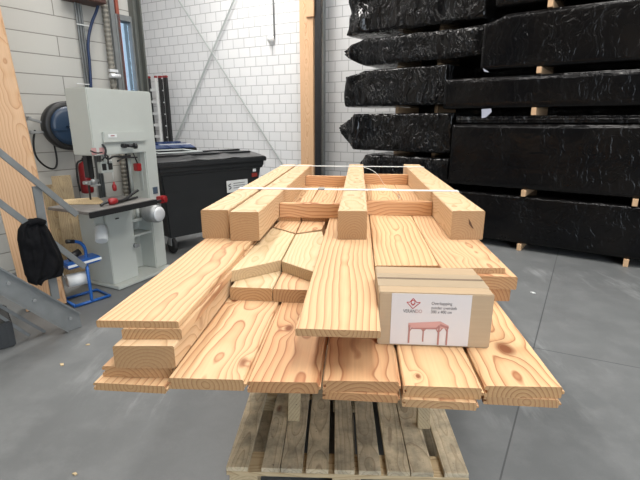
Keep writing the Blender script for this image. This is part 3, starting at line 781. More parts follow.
pack(uA(483, 40), UE, *zA[4], 0, 1.0, 'big smooth pack near the top of the right-hand stack', gA, amp=.006, seed=5, notch=(.22, .07))
pack(-.15, UE, *zA[5], .03, 1.0, 'uppermost black wrapped pack of the right-hand stack, cut by the photo\'s top edge', gA, amp=.007, seed=6)
gB = 'film wrapped packs of the left-hand stack'
hb = lambda y: hB(400, y)
zB = [(hb(29), hb(-22)), (hb(62.5), hb(34)), (hb(106), hb(67)), (hb(152), hb(113)), (hb(186), hb(156)), (hb(218), hb(190)), (.085, hb(222))]
eB = [-.30, -.29, -.72, -.60, -.60, -.60, -.62]
lB = [uB(349, 15), uB(341, 52), uB(346, 90), uB(338, 128), uB(357, 165), uB(360, 190), uB(360, 210)]
labB = ['heavily creased black pack at the top of the left-hand stack', 'black pack with a pointed gathered tail, second from top of the left-hand stack',
        'black pack with square left end and sloping shoulder, third from top, left-hand stack', 'black pack with a bunched bluish-lit film end, level with the horizon',
        'black pack just above the far beam ends in the left-hand stack', 'black pack low in the left-hand stack behind the beams', 'bottom black pack of the left-hand stack by the floor']
for i, (z0, z1) in enumerate(zB):
    pack(lB[i], eB[i], z0, z1, OFFB, .9, labB[i], gB, rag=[.05, .03, .02, .05, .02, .02, .02][i], amp=[.03, .02, .016, .02, .014, .012, .01][i], seed=11 + i, creased=True,
         tail=[0, .38, 0, .30, .12, 0, 0][i], notch=(.30, .07) if i == 2 else None)
zR = [(.10, 1.25), (1.29, 2.03), (2.07, 2.85), (2.89, 3.8)]  # row added behind both stacks so the gaps between packs stay dark
nR = ['lowest', 'second', 'third', 'topmost']
for i, (z0, z1) in enumerate(zR):
    pack(-1.75 + .07 * (i % 2), UE, z0, z1, 1.25, .85, nR[i] + ' pack of the row added behind both black stacks to darken their gaps', 'film wrapped packs of the added rear row', amp=.006, seed=31 + i)
    for u in (-1.4, .3, 2.8):
        zlow = 0 if i == 0 else zR[i-1][1]; m = MB(); m.box((-.04, -.3, 0), (.04, .3, z0 - zlow - .002)); q = SP + UD * u + ND * 1.7
        o = m.build('spacer_block', [M['block']], None, .003, 1, (q.x, q.y, zlow + .001), (0, 0, rotS)); seedcol(o, .5, .5, .35, .3); tag(o, 'wooden block between the added rear packs', 'block', 'spacer blocks of the added rear row')
# timber blocks between the packs
def sblock(u, z0, z1, off, label, group, w=.05):
    m = MB(); m.box((-w/2, -.6, 0), (w/2, .22, z1 - z0 - .001)); m.bm.verts.ensure_lookup_table()
    p = SP + UD * u + ND * (off + .60 - .02)
    o = m.build('spacer_block', [M['block']], None, .003, 1, (p.x, p.y, z0 + .0005), (0, 0, rotS)); seedcol(o, .5, .5, .35, random.random())
    return tag(o, label, 'block', group)
rows = ['on the floor', 'above the bottom pack', 'above the thin glinting bundle', 'above the low crinkled pack', 'near the photo\'s top edge']
gaps = [(0, .085), (.685, .765), (1.625, 1.71), (2.075, 2.145), (2.74, 2.82)]
ux = [uA(518, 250), uA(524, 190), uA(534, 110), uA(540, 64), uA(551, 0)]
for i, (z0, z1) in enumerate(gaps):
    sblock(ux[i], z0, z1, 0 if i else .05, 'pale wooden block under the right-hand stack, left one, ' + rows[i], 'spacer blocks of the right-hand stack')
    u2 = [uA(625, 268), uA(636, 198), 1.55, 1.55, 1.55][i]
    sblock(u2, z0, z1, 0 if i else .05, 'pale wooden block under the right-hand stack, by the right edge, ' + rows[i], 'spacer blocks of the right-hand stack')
    sblock(2.9, z0, z1, 0, 'pale wooden block beyond the right edge, ' + rows[i], 'spacer blocks of the right-hand stack')
zb_sorted = sorted(zB)
prev = 0.0; nm = ['lowest', 'second lowest', 'third lowest', 'fourth lowest', 'third highest', 'second highest', 'highest']
for i, (z0, z1) in enumerate(zb_sorted):
    if z0 - prev > .01:
        for u, wd in ((-1.55, 'left'), (-.95, 'right')):
            sblock(u, prev, z0, OFFB + .35, 'wooden block between the left-hand packs, %s gap, %s one' % (nm[i], wd), 'spacer blocks of the left-hand stack')
    prev = z1
# grey-white scrap of film hanging between stacks
for px, py, lab in ((487, 113, 'pale torn film scrap sticking out at the stack joint, lower one'), (486, 70, 'pale torn film scrap sticking out at the stack joint, upper one')):
    u, z, q = onplane(px, py, SA); m = MB()
    m.prism([(-.06, 0, .045), (.05, 0, .05), (.06, 0, .01), (0, 0, -.05), (-.05, 0, -.06)] if py > 100 else [(-.03, 0, .02), (-.01, 0, -.02), (.045, 0, -.03)], (0, .006, 0))
    o = m.build('film_scrap', plain('pale_film', (.38, .39, .46), .35, var=.1), None, .001, 1, q - ND * .03, (0, 0, rotS)); tag(o, lab, 'film scrap')

# ------------------------------------------------------------------ things on the back wall
LOCB = (WBP[0][0], WBP[0][1], 0); ROTB = (0, 0, PI/2 - WBP[1])
def pb_(x, y, off=.1):
    w = ((wbp(0, off, 0).x, wbp(0, off, 0).y), WBP[1]); return onplane(x, y, w)[2]
def brod(a, b, ext0, ext1, off, lab):
    A = pb_(*a, off); B = pb_(*b, off); d = (B - A).normalized(); A = A - d * ext0; B = B + d * ext1
    nrm = Vector((-math.cos(WBP[1]), math.sin(WBP[1]), 0))
    m = MB(); m.bar(A, B, .036, .008, nrm); m.bar(A + nrm*.018 + Vector((0,0,.02)), B + nrm*.018 + Vector((0,0,.02)), .006, .018, nrm)
    tag(m.build('wind_brace', M['bracegrey'], None, 0), lab, 'brace', 'crossed wind braces')
brod((178.5, 0), (268, 141), 1.2, 1.0, .14, 'steel wind brace slanting down to the right across the white block wall')
brod((234.5, 0), (172, 149), 1.2, 1.1, .08, 'steel wind brace slanting down to the left across the white block wall')
m = MB(); a = pb_(272, -20, .03); b = pb_(274.3, 36, .03); m.cyl((a.x, a.y, HT - .3), (b.x, b.y, b.z), .017, 10)
lampt = thing('wall_lamp', 'small clear round lamp hanging from a thin pipe on the block wall', 'lamp', (b.x, b.y, b.z)); Mi = Matrix.Translation((-b.x, -b.y, -b.z))
for v in m.bm.verts: v.co = Mi @ v.co
m.build('pipe', M['galv'], lampt)
m = MB(); nb = Vector((-math.cos(WBP[1]), math.sin(WBP[1]), 0)); sd = Vector((math.sin(WBP[1]), math.cos(WBP[1]), 0))
m.lathe([(.02, -.06), (.07, -.045), (.085, -.01), (.075, .03), (.04, .065), (.01, .075)], nb*.06 + sd*.06 - Vector((0, 0, .06)), nb); m.build('lamp_head', M['white'], lampt)
m = MB(); m.tube([(0, 0, 0), (0, 0, -.05), sd*.05 - Vector((0, 0, .06))], .014); m.build('elbow', M['blackmetal'], lampt)

# glulam post in front of the back wall, with a black door post beside it
def vpost(name, xl, xr, ymid, off, depth, mat, lab, cat, z1=HT, z0=0.0, bev=.004):
    w = ((wbp(0, off, 0).x, wbp(0, off, 0).y), WBP[1])
    u0 = onplane(xl, ymid, w)[0]; u1 = onplane(xr, ymid, w)[0]; ua, ub_ = min(u0, u1), max(u0, u1)
    m = MB(); m.box((ua, 0, z0), (ub_, depth, z1))
    # local +y: towards camera or away?
    o = m.build(name, mat, None, bev, 1, (w[0][0], w[0][1], 0), ROTB); return tag(o, lab, cat), (ua, ub_, w)
# find which local y is towards the room on the back wall
ly = Vector((-math.sin(ROTB[2]), math.cos(ROTB[2]), 0)); sgn = 1 if ly.y < 0 else -1
def bpost(name, xl, xr, ymid, off, depth, mat, lab, cat, z0=0, z1=HT):
    w = ((wbp(0, off + depth, 0).x, wbp(0, off + depth, 0).y), WBP[1])
    us = sorted((onplane(xl, ymid, w)[0], onplane(xr, ymid, w)[0])); m = MB()
    # grain runs upwards: build with the length on local Y and stand it up
    wd = us[1] - us[0]; uc = (us[0] + us[1]) / 2
    c = wbp(uc, off + depth / 2, z0)
    m.box((-wd/2, 0, -depth/2), (wd/2, z1 - z0, depth/2))
    o = m.build(name, mat, None, .004, 1, c, (PI/2, 0, ROTB[2])); seedcol(o, .5, .2, .3, .37); return tag(o, lab, cat) if lab else o
bpost('timber_post', 299.8, 313.2, 60, .25, .22, [M['glulam']], 'pale timber post rising behind the far end of the beams', 'post')
bpost('timber_block', 305.5, 313.6, 8, .475, .05, [M['glulam']], 'small timber block fixed on the front of the far post at the photo\'s top edge', 'block', z0=onplane(309, 17, ((wbp(0, .5, 0).x, wbp(0, .5, 0).y), WBP[1]))[1])
bpost('black_post', 314.6, 320.6, 60, .42, .05, [M['blackmetal']], 'narrow black upright right beside the far timber post', 'post')
bpost('wall_rail', 321.5, 323.0, 60, .02, .12, [M['galv']], 'thin grey rail running up the wall right of the black upright', 'rail')

# ladder leaning on the back wall corner
lu = onplane(156, 110, (((wbp(0, .35, 0)).x, (wbp(0, .35, 0)).y), WBP[1]))[0]
lad = thing('folding_ladder', 'aluminium and black folding ladder leaning upright against the block wall', 'ladder', wbp(lu, .35, 0), ROTB[2])
wlad = ((wbp(0, .35, 0).x, wbp(0, .35, 0).y), WBP[1])
def lx(x, y): return onplane(x, y, wlad)[0] - lu
ztop = onplane(156, 78, wlad)[1]
def rail(x, w, mat, dy, zt):
    m = MB(); m.box((lx(x, 110) - w/2, dy - .03, 0), (lx(x, 110) + w/2, dy + .03, zt)); m.build('rail', mat, lad, .004, 1)
    m = MB(); m.box((lx(x, 110) - w/2 - .006, dy - .036, zt), (lx(x, 110) + w/2 + .006, dy + .036, zt + .05)); m.build('end_cap', M['red'], lad, .01, 2)
for x, w, mat, dy in ((151.4, .10, M['black'], 0), (158.6, .05, M['white'], 0), (161.6, .10, M['black'], -.05 * sgn), (166.6, .11, M['black'], -.05 * sgn)): rail(x, w, mat, dy, ztop)
k = 0; z = .3
while z < ztop - .1:
    m = MB(); m.box((min(lx(151.6, 110), lx(158.6, 110)), -.018, z), (max(lx(151.6, 110), lx(158.6, 110)), .018, z + .065)); m.build('rung', M['white'], lad, .003, 1); z += .285
    m = MB(); m.box((min(lx(161.3, 110), lx(166.3, 110)), -.05*sgn - .018, z), (max(lx(161.3, 110), lx(166.3, 110)), -.05*sgn + .018, z + .03)); m.build('rung', M['alu'], lad, .003, 1)

# ------------------------------------------------------------------ waste containers
def container(name, P, ang, label, lidmat, w=1.37, dp=.8, h=1.12, grp='wheeled waste containers'):
    e = thing(name, label, 'waste container', (P[0], P[1], 0), ang, grp)
    # tapered tub
    m = MB(); bm = m.bm; prof = [(.20, .08, .07), (.75, .03, .03), (h - .10, 0, 0), (h - .09, -.03, -.03), (h, -.035, -.035)]
    rings = []
    for z, ix, iy in prof: rings.append([bm.verts.new(c) for c in ((ix, iy, z), (w-ix, iy, z), (w-ix, dp-iy, z), (ix, dp-iy, z))])
    for k in range(len(rings)-1):
        for i in range(4): bm.faces.new((rings[k][i], rings[k][(i+1)%4], rings[k+1][(i+1)%4], rings[k+1][i]))
    bm.faces.new(rings[0][::-1]); bm.faces.new(rings[-1]); m.build('tub', M['binblack'], e, .015, 2)
    # lid: slightly domed, two ribs, hinge at the back
    m = MB(); bm = m.bm; rows_ = []
    for j in range(9):
        y = -.04 + (dp + .08) * j / 8; zz = h + .01 + .085 * math.sin(PI * (.12 + .62 * j / 8))
        rows_.append([bm.verts.new((x, y, zz + (.012 if 0 < i < 12 and i % 4 == 0 else 0))) for i, x in enumerate([-.04 + (w + .08) * i / 12 for i in range(13)])])
    for j in range(8):
        for i in range(12): bm.faces.new((rows_[j][i], rows_[j][i+1], rows_[j+1][i+1], rows_[j+1][i]))
    o = m.build('lid', lidmat, e, 0); so_ = o.modifiers.new('t', 'SOLIDIFY'); so_.thickness = .018
    m = MB()
    for f_ in (.30, .62):
        y = -.04 + (dp + .08) * f_; zz = h + .01 + .085 * math.sin(PI * (.12 + .62 * f_)); m.box((.02, y, zz), (w - .02, y + .05, zz + .022))
    m.build('lid_ridge', lidmat, e, .006, 2)
    m = MB(); m.box((-.05, -.065, h - .02), (w + .05, -.035, h + .035)); m.build('lid_rim', M['binblack'], e, .008, 2)
    for x in (.0, w):
        m = MB(); m.cyl((x - .05 if x == 0 else x, dp*.5, h - .03), (x if x == 0 else x + .05, dp*.5, h - .03), .035, 14); m.build('trunnion', M['binblack'], e)
        m = MB(); m.tube([(x + (-.045 if x == 0 else .045), .12, h - .04), (x + (-.09 if x == 0 else .09), .16, h - .08), (x + (-.09 if x == 0 else .09), dp - .2, h - .08), (x + (-.045 if x == 0 else .045), dp - .16, h - .04)], .014, 8, 1); m.build('handle', M['binblack'], e)
    for x in (.13, w - .13):
        for y in (.13, dp - .13):
            m = MB(); m.cyl((x - .022, y, .10), (x + .022, y, .10), .0995, 20); wh = m.build('wheel', M['rubber'], e, .008, 1)
            m = MB(); m.box((x - .035, y - .04, .10), (x - .026, y + .04, .21)); m.box((x + .026, y - .04, .10), (x + .035, y + .04, .21)); m.box((x - .035, y - .04, .195), (x + .035, y + .04, .21)); m.build('wheel_fork', M['galv'], e)
    return e
cA = R(45); cdir = Vector((math.sin(cA), math.cos(cA), 0))
c0p = atz(160, 256, 0); c0p = Vector((-1.80, 4.93, 0))
b1 = container('waste_container', (c0p.x, c0p.y), PI/2 - cA, 'black wheeled waste container with white label, standing right of the band saw', M['binblack'], w=1.42, dp=.70, h=1.07)
# label and reflector
WB1 = ((c0p.x, c0p.y), cA)
u0, z0_, _ = onplane(227.5, 193, WB1); u1, z1_, _ = onplane(248, 181.5, WB1)
m = MB(); m.box((u0, -.004 + .012, z0_), (u1, .0 + .012, z1_ + .035)); lb = m.build('label_plate', M['white'], b1)
m = MB(); sx = u1 - u0; zc_ = z0_ + .08
m.tube([(u0 + .06, .004, zc_ + .03), (u0 + .03, .004, zc_ + .02), (u0 + .03, .004, zc_), (u0 + .06, .004, zc_ - .005), (u0 + .06, .004, zc_ - .03), (u0 + .03, .004, zc_ - .035)], .006, 6, 1)
for k in range(3): m.box((u0 + .1, .004, zc_ + .03 - k*.03), (u1 - .05, .008, zc_ + .036 - k*.03))
m.build('label_print', M['print_dark'], lb)
u0, z0_, _ = onplane(252, 177, WB1); m = MB(); m.box((u0, .002, z0_), (u0 + .09, .008, z0_ + .05)); m.build('reflector', plain('reflector_red', (.25, .03, .02), .4), b1)
m = MB(); m.box((u0 + .02, .002, z0_ + .07), (u0 + .07, .006, z0_ + .11)); m.build('sticker', M['white'], b1)
# grey flap strips on the lid
m = MB()
for x in (.12, .62, 1.15): m.box((x, -.02, 1.12 + .06), (x + .035, .70, 1.12 + .12))
# second container behind with blue lid
back = Vector((-2.28, 6.25, 0))
M['bluelid'] = plain('blue_lid_plastic', (.012, .035, .11), .4, var=.1)
b2 = container('waste_container', (back.x, back.y), PI/2 - cA, 'small waste container with a blue lid, behind the band saw and the larger container', M['bluelid'], w=.52, dp=.42, h=1.15)
for z_, t_ in ((.0, 0),):
    m = MB(); m.bar((.02, .0, 1.24), (.5, .0, 1.24), .035, .012); m.bar((.02, .33, 1.245), (.5, .30, 1.245), .035, .012); m.build('lid_bar', M['alu'], b2)
lb3 = thing('frame_offcut', 'thin grey frame lying on the black container\'s lid', 'frame', (0, 0, 0))
# (frame lies flat on the lid of the near container)
Mc = Matrix.Translation((c0p.x, c0p.y, 0)) @ Matrix.Rotation(PI/2 - cA, 4, 'Z')
lb3.matrix_world = Mc
zl = 1.07 + .135
m = MB(); m.bar((.05, .10, zl), (.05, .62, zl), .04, .012); m.bar((.55, .10, zl), (.62, .62, zl), .04, .012); m.bar((.03, .10, zl), (.60, .10, zl), .04, .012); m.bar((.03, .62, zl), (.64, .62, zl), .04, .012)
m.build('frame_bar', M['bracegrey'], lb3)

# ------------------------------------------------------------------ band saw
saw = thing('band_saw', 'tall light grey band saw machine standing by the left wall', 'band saw', (-1.90, 3.89, 0), R(64))
def sbx(name, lo, hi, mat, bev=.006, par=None):
    return MB().box(lo, hi).build(name, mat, par or saw, bev, 2)
sbx('base_plate', (-.02, 0, .004), (.70, .52, .035), M['saw_paint'])
cab = sbx('lower_cabinet', (.0, .09, .035), (.30, .47, .74), M['saw_paint'])
sbx('cabinet_back', (.30, .30, .035), (.56, .47, .74), M['saw_paint'])
sbx('shelf', (.30, .12, .43), (.55, .30, .45), M['saw_paint'], .003)
m = MB(); m.cyl((.285, .085, .36), (.285, .055, .36), .022, 12); m.box((.255, .05, .345), (.315, .06, .375)); m.build('latch', M['galv'], cab)
sbx('latch', (.10, .082, .66), (.14, .092, .672), M['black'], .002, cab)
col_ = sbx('column', (.545, .10, .035), (.70, .36, 1.84), M['saw_paint'], .01)
sbx('sticker', (.60, .094, .83), (.66, .10, .90), M['sticker'], 0, col_)
hs = MB(); hs.box((-.035, .08, 1.26), (.545, .36, 1.835)); house = hs.build('upper_housing', M['saw_paint'], saw, .008, 2)
sbx('housing_step', (.06, .045, 1.37), (.545, .08, 1.465), M['saw_paint'], .005, house)
m = MB(); m.box((.10, .041, 1.415), (.19, .0445, 1.445)); nl = m.build('name_plate', M['white'], house); m = MB(); m.box((.125, .0395, 1.426), (.165, .041, 1.434)); m.build('plate_print', M['red'], nl)
m = MB(); m.cyl((.27, .08, 1.335), (.27, .03, 1.335), .02, 12); m.cyl((.30, .04, 1.335), (.37, .025, 1.33), .016, 12); m.cyl((.36, .03, 1.33), (.385, .022, 1.33), .026, 14); m.build('crank_knob', M['black'], house)
m = MB(); m.box((-.06, .078, 1.27), (-.01, .08, 1.33)); m.box((.02, .078, 1.27), (.07, .08, 1.33)); m.build('warning_sticker', plain('faded_red_print', (.45, .25, .24), .5, var=.25), house)
m = MB(); m.box((-.025, .20, 1.06), (.03, .26, 1.26)); m.box((-.015, .195, 1.03), (.02, .20, 1.26)); m.build('blade_guard', M['black'], saw, .003)
m = MB(); m.box((-.06, .17, 1.0), (.03, .26, 1.03)); m.cyl((-.08, .2, 1.015), (.06, .19, 1.03), .012, 10); m.cyl((-.02, .16, 1.01), (-.02, .16, 1.05), .02, 12); m.box((-.05, .14, .985), (.04, .17, 1.0)); m.build('blade_guide', M['galv'], saw, .003)
m = MB(); m.box((-.028, .215, .86), (-.022, .235, 1.01)); m.build('blade', M['blackmetal'], saw)
m = MB(); m.box((.535, .16, .87), (.56, .2, 1.26)); m.cyl((.43, .2, .87), (.43, .2, 1.26), .018, 10); m.build('guide_post', M['saw_shadow'], saw)
m = MB(); m.box((.345, .14, .86), (.36, .15, 1.26)); m.build('rear_guard', M['blackmetal'], saw)
sbx('switch_box', (.435, .10, 1.08), (.49, .16, 1.155), M['red'], .006)
m = MB(); m.tube([(.41, .11, 1.26), (.43, .11, 1.21), (.46, .12, 1.15)], .006); m.build('switch_cable', M['cable'], saw)
m = MB(); m.cyl((.16, .12, 1.02), (.16, .12, 1.26), .004, 8); m.build('pull_cord', M['white'], saw)
m = MB(); m.lathe([(.010, 0), (.018, .01), (.02, .05), (.010, .07), (.008, .09)], (.16, .12, .92), (0, 0, 1), 14); m.build('pull_handle', M['red'], saw)
# twin socket under the housing
m = MB(); m.box((.03, .10, 1.10), (.16, .15, 1.2)); sk = m.build('twin_socket', M['saw_shadow'], saw, .004)
m = MB(); m.box((.04, .094, 1.125), (.085, .10, 1.185)); m.box((.105, .094, 1.125), (.15, .10, 1.185)); m.build('socket_face', M['black'], sk, .003)
m = MB(); m.box((.08, .115, 1.2), (.11, .14, 1.262)); m.build('socket_bracket', M['saw_shadow'], saw)
# black cable and lever across the front of the housing
m = MB(); m.tube([(.05, .07, 1.36), (.07, .05, 1.31), (.05, .06, 1.25), (.09, .06, 1.22), (.14, .06, 1.25), (.24, .055, 1.235), (.33, .06, 1.24)], .009, 8, 2); m.tube([(.02, .06, 1.22), (.08, .05, 1.28), (.07, .05, 1.18)], .007, 8, 1); m.tube([(.17, .05, 1.2), (.24, .05, 1.23), (.40, .05, 1.22)], .008, 8, 1); m.build('hose_lead', M['cable'], saw)
m = MB(); m.tube([(-.09, .05, 1.31), (-.04, .04, 1.285), (.02, .045, 1.29)], .006, 8, 1); m.build('lever', M['black'], saw)
# table
tb = MB(); tb.box((-.40, -.24, .825), (.30, .28, .85)); tab = tb.build('table', M['iron'], saw, .004, 2)
m = MB(); m.box((-.40, -.262, .80), (.30, -.242, .848)); m.box((.30, -.26, .81), (.36, -.235, .835)); m.build('fence_rail', M['black'], tab, .002)
m = MB(); m.prism([(-.10, 0, .74), (.28, 0, .74), (.22, 0, .80), (-.20, 0, .80)], (0, .26, 0)); m.build('trunnion', M['saw_shadow'], saw, .004)
m = MB(); m.box((-.09, .12, .58), (.0, .26, .74)); m.build('dust_box', M['saw_paint'], saw, .006)
m = MB(); m.lathe([(.045, 0), (.055, .01), (.055, .14), (.048, .15)], (-.05, .10, .62), (-.45, -.5, -.75), 20); m.build('dust_chute', M['white'], saw)
m = MB(); m.lathe([(.03, 0), (.085, .01), (.09, .05), (.09, .14), (.08, .17), (.05, .2), (.05, .24)], (.50, -.06, .65), (0, 1, 0), 24); mot = m.build('motor', M['galv'], saw)
m = MB(); m.lathe([(.02, -.012), (.07, -.01), (.075, .0)], (.50, -.06, .65), (0, 1, 0), 24); m.build('fan_cover', M['alu'], mot)
m = MB(); m.cyl((.34, .16, .60), (.34, .16, .74), .035, 14); m.cyl((.41, .14, .62), (.41, .14, .72), .02, 12); m.box((.31, .12, .58), (.55, .3, .61)); m.build('motor_bracket', M['saw_shadow'], saw, .003)
sbx('emergency_switch', (.63, .03, .73), (.72, .10, .80), M['red'], .006)
m = MB(); m.cyl((.67, .03, .77), (.67, .005, .77), .025, 14); m.build('emergency_button', M['red'], saw)
# things on the saw table
tl = thing('hand_clamp', 'red and black clamp lying on the band saw table', 'tool'); tl.location = (0, 0, 0)
Ms = Matrix.Translation((-1.90, 3.89, 0)) @ Matrix.Rotation(R(64), 4, 'Z'); tl.matrix_world = Ms
m = MB(); m.lathe([(.01, 0), (.028, .01), (.03, .05), (.02, .08)], (-.12, -.13, .882), (1, -.2, 0), 14); m.build('handle', M['red'], tl)
m = MB(); m.tube([(-.19, -.12, .86), (-.16, -.12, .875), (-.12, -.13, .88)], .012, 8, 1); m.tube([(-.06, -.14, .875), (.06, -.12, .87), (.2, -.05, .895), (.26, -.08, .93)], .012, 8, 2); m.tube([(-.03, -.1, .86), (.1, -.1, .862), (.22, -.1, .87)], .010, 8, 1); m.build('bar', M['black'], tl)
ply = slab('plywood_scrap', [(58, 204), (106, 203.5), (98, 197), (56, 200)], .858, .0075, 'dirty plywood scrap lying on the left side of the band saw table', 'board', None, ('plank_old', 'plank_old'), (.5, .1), .1, .5)

# ------------------------------------------------------------------ left wall fittings
def onL(x, y, off=.0):
    p = wlp(0, off, 0); return onplane(x, y, ((p.x, p.y), WLP[1]))[2]
NL = Vector((math.cos(WLP[1]), -math.sin(WLP[1]), 0)); TL = Vector((math.sin(WLP[1]), math.cos(WLP[1]), 0)); UP = Vector((0, 0, 1))
# hose reel
c = onL(68, 126, .225); reel = thing('hose_reel', 'blue and black enclosed hose reel on a wall bracket left of the band saw', 'hose reel', c)
ax = NL
m = MB(); m.lathe([(.10, -.10), (.30, -.10), (.33, -.07), (.335, .04), (.31, .06), (.27, .065)], (0, 0, 0), ax, 36); m.build('casing', M['black'], reel)
m = MB(); m.lathe([(.265, .06), (.26, .085), (.20, .10), (.10, .115), (.03, .118)], (0, 0, 0), ax, 36)
m.build('face_cover', M['darkblue'], reel)
m = MB(); m.bar(ax*.112 - TL*.25 - UP*.05, ax*.112 + TL*.25 - UP*.05, .03, .03, UP); m.bar(ax*.118 - TL*.08, ax*.118 + TL*.08, .10, .012, UP); m.build('cover_rib', M['darkblue'], reel, .004)
m = MB(); m.bar(ax*.13 - TL*.04 - UP*.01, ax*.13 + TL*.07 - UP*.01, .008, .05, UP); lp_ = m.build('maker_plate', M['white'], reel)
m = MB(); m.bar(ax*.137 - TL*.02 - UP*.01, ax*.137 + TL*.05 - UP*.01, .003, .012, UP); m.build('plate_print', M['print_dark'], lp_)
m = MB(); m.bar(ax*.14 + TL*.10, ax*.14 + TL*.19, .05, .05, UP); m.build('hose_outlet', M['black'], reel, .01)
m = MB(); m.box((-.14, -.35, -.36), (.05, -.29, -.30), Matrix.Rotation(0, 4, 'Z'))
m.bm.clear(); m.bar(-TL*.28 - ax*.05 + UP*.04, -TL*.48 - ax*.05 + UP*.10, .05, .03, UP); m.bar(-TL*.28 - ax*.05 - UP*.08, -TL*.48 - ax*.05 - UP*.08, .05, .03, UP)
m.bar(-TL*.45 - ax*.29 - UP*.14, -TL*.45 - ax*.29 + UP*.16, .10, .02, ax); m.bar(-TL*.45 - ax*.29 + UP*.1, -TL*.45 - ax*.04 + UP*.1, .03, .05, UP); m.bar(-TL*.45 - ax*.29 - UP*.08, -TL*.45 - ax*.04 - UP*.08, .03, .05, UP); m.build('wall_bracket', M['galv'], reel, .003)
P = [(onL(*q, .09) - c) / .755 for q in ((35, 130), (33, 142), (35, 156), (44, 166), (54, 170), (57.5, 164), (56, 152), (54, 145), (56, 142))]
m = MB(); m.tube(P, .013, 8, 2); m.build('hose', M['cable'], reel); reel.scale = (.755, .755, .755)
# fire extinguisher
c = onL(88, 193, .17); fe = thing('fire_extinguisher', 'red fire extinguisher on the wall behind the band saw', 'fire extinguisher', c)
hh = (onL(88, 161, .17).z - c.z) / .755; fe.scale = (.755, .755, .755)
m = MB(); m.lathe([(.06, 0), (.085, .015), (.088, .05), (.088, hh*.82), (.07, hh*.93), (.03, hh*.98), (.025, hh)], (0, 0, 0), (0, 0, 1), 24); m.build('cylinder', M['red'], fe)
m = MB(); m.cyl((0, 0, hh), (0, 0, hh + .04), .022, 12); m.bar(TL*-.02 + UP*(hh + .045), TL*.10 + UP*(hh + .06), .02, .012, UP); m.build('valve', M['black'], fe)
m = MB(); m.tube([TL*-.02 + UP*(hh+.02), TL*-.11 + UP*(hh-.01), TL*-.125 + UP*(hh*.5), TL*-.11 + UP*.04], .013, 8, 2); m.build('hose', M['black'], fe)
m = MB(); m.bar(-NL*.09 + UP*.1, -NL*.14 + UP*.4, .12, .01, TL); m.build('wall_hook', M['galv'], fe)
# conduits
def lconduit(name, x0, y0, x1, off, r, mat, lab, z0=None, z1=HT, grp=None):
    p = onL(x0, y0, off); zb_ = .02 if z0 is None else z0
    m = MB(); m.cyl((0, 0, zb_), (0, 0, z1), r, 12)
    return tag(m.build(name, mat, None, 0, 2, (p.x, p.y, 0)), lab, 'pipe', grp)
for i, x in enumerate((80.5, 83, 85.5)):
    lconduit('conduit_pipe', x, 45, x, .03, .0125, M['steel_grey'], ['left', 'middle', 'right'][i] + ' one of the three thin grey conduits running up the panel wall', grp='three conduits on the left wall')
for yy, w_ in ((25, 'upper'), (84, 'lower')):
    q = onL(83, yy, .055); m = MB(); m.bar(q - TL*.07, q + TL*.07, .015, .01, UP)
    tag(m.build('pipe_clip', M['white'], None), w_ + ' pale clip holding the three grey conduits to the wall', 'clip')
m = MB(); m.tube([onL(99, -6, .12), onL(98, 8, .10), onL(91, 24, .06), onL(87.5, 42, .06), onL(90, 66, .05), onL(91, 88, .05), onL(93, 130, .05)], .016, 8, 2)
tag(m.build('blue_hose', M['bluecable'], None), 'thin blue hose curving down the left wall beside the grey conduits', 'hose')
q0 = onL(66, 3, .12); q1 = onL(101, 6, .12)
m = MB(); m.box((0, -.12, 0), ((q1 - q0).to_2d().length, .12, .22)); tag(m.build('junction_box', M['brownmetal'], None, .01, 1, (q0.x, q0.y, q1.z), (0, 0, PI/2 - WLP[1])), 'dark brown metal box above the grey conduits at the photo\'s top edge', 'box')
p = onL(109, 45, .07); m = MB(); pr = []
zz = .02
while zz < HT - .1: pr += [(.032, zz), (.032, zz + .02), (.035, zz + .025), (.035, zz + .045), (.032, zz + .05)]; zz += .05
m.lathe(pr, (0, 0, 0), (0, 0, 1), 14); tag(m.build('ribbed_duct', M['ductgrey'], None, 0, 2, (p.x, p.y, 0)), 'thick ribbed galvanised duct pipe rising left of the narrow window', 'pipe')
q = onL(114.5, 45, .0); m = MB(); m.box((-.027, -.04, 0), (.027, -.001, HT)); cl = tag(m.build('cable_channel', M['steel_grey'], None, 0, 2, (q.x, q.y, 0), (0, 0, PI/2 - WLP[1])), 'flat dark grey cable channel between ribbed duct and narrow window', 'channel')
q = onL(119.3, 45, .0); m = MB(); m.box((-.022, -.05, 0), (.014, -.005, HT)); tag(m.build('door_seal_strip', M['rust'], None, 0, 2, (q.x, q.y, 0), (0, 0, PI/2 - WLP[1])), 'red brown strip running up the left side of the narrow window', 'strip')
q = onL(116, 76, .14); m = MB(); m.cyl(q - TL*.07, q + TL*.05, .026, 14); m.bar(q - NL*.13, q, .03, .03, UP); m.bar(q - TL*.05 + UP*.06 - NL*.04, q + TL*.05 + UP*.06 - NL*.04, .03, .03, UP)
tag(m.build('pipe_valve', M['alu'], None), 'small pale metal valve fixed on the channel beside the narrow window', 'valve')

# ------------------------------------------------------------------ timber post at far left, planks, stair, jacket, trolley, crate
bp = atz(67, 303, 0)
tp = wlp(0, 0, 0)
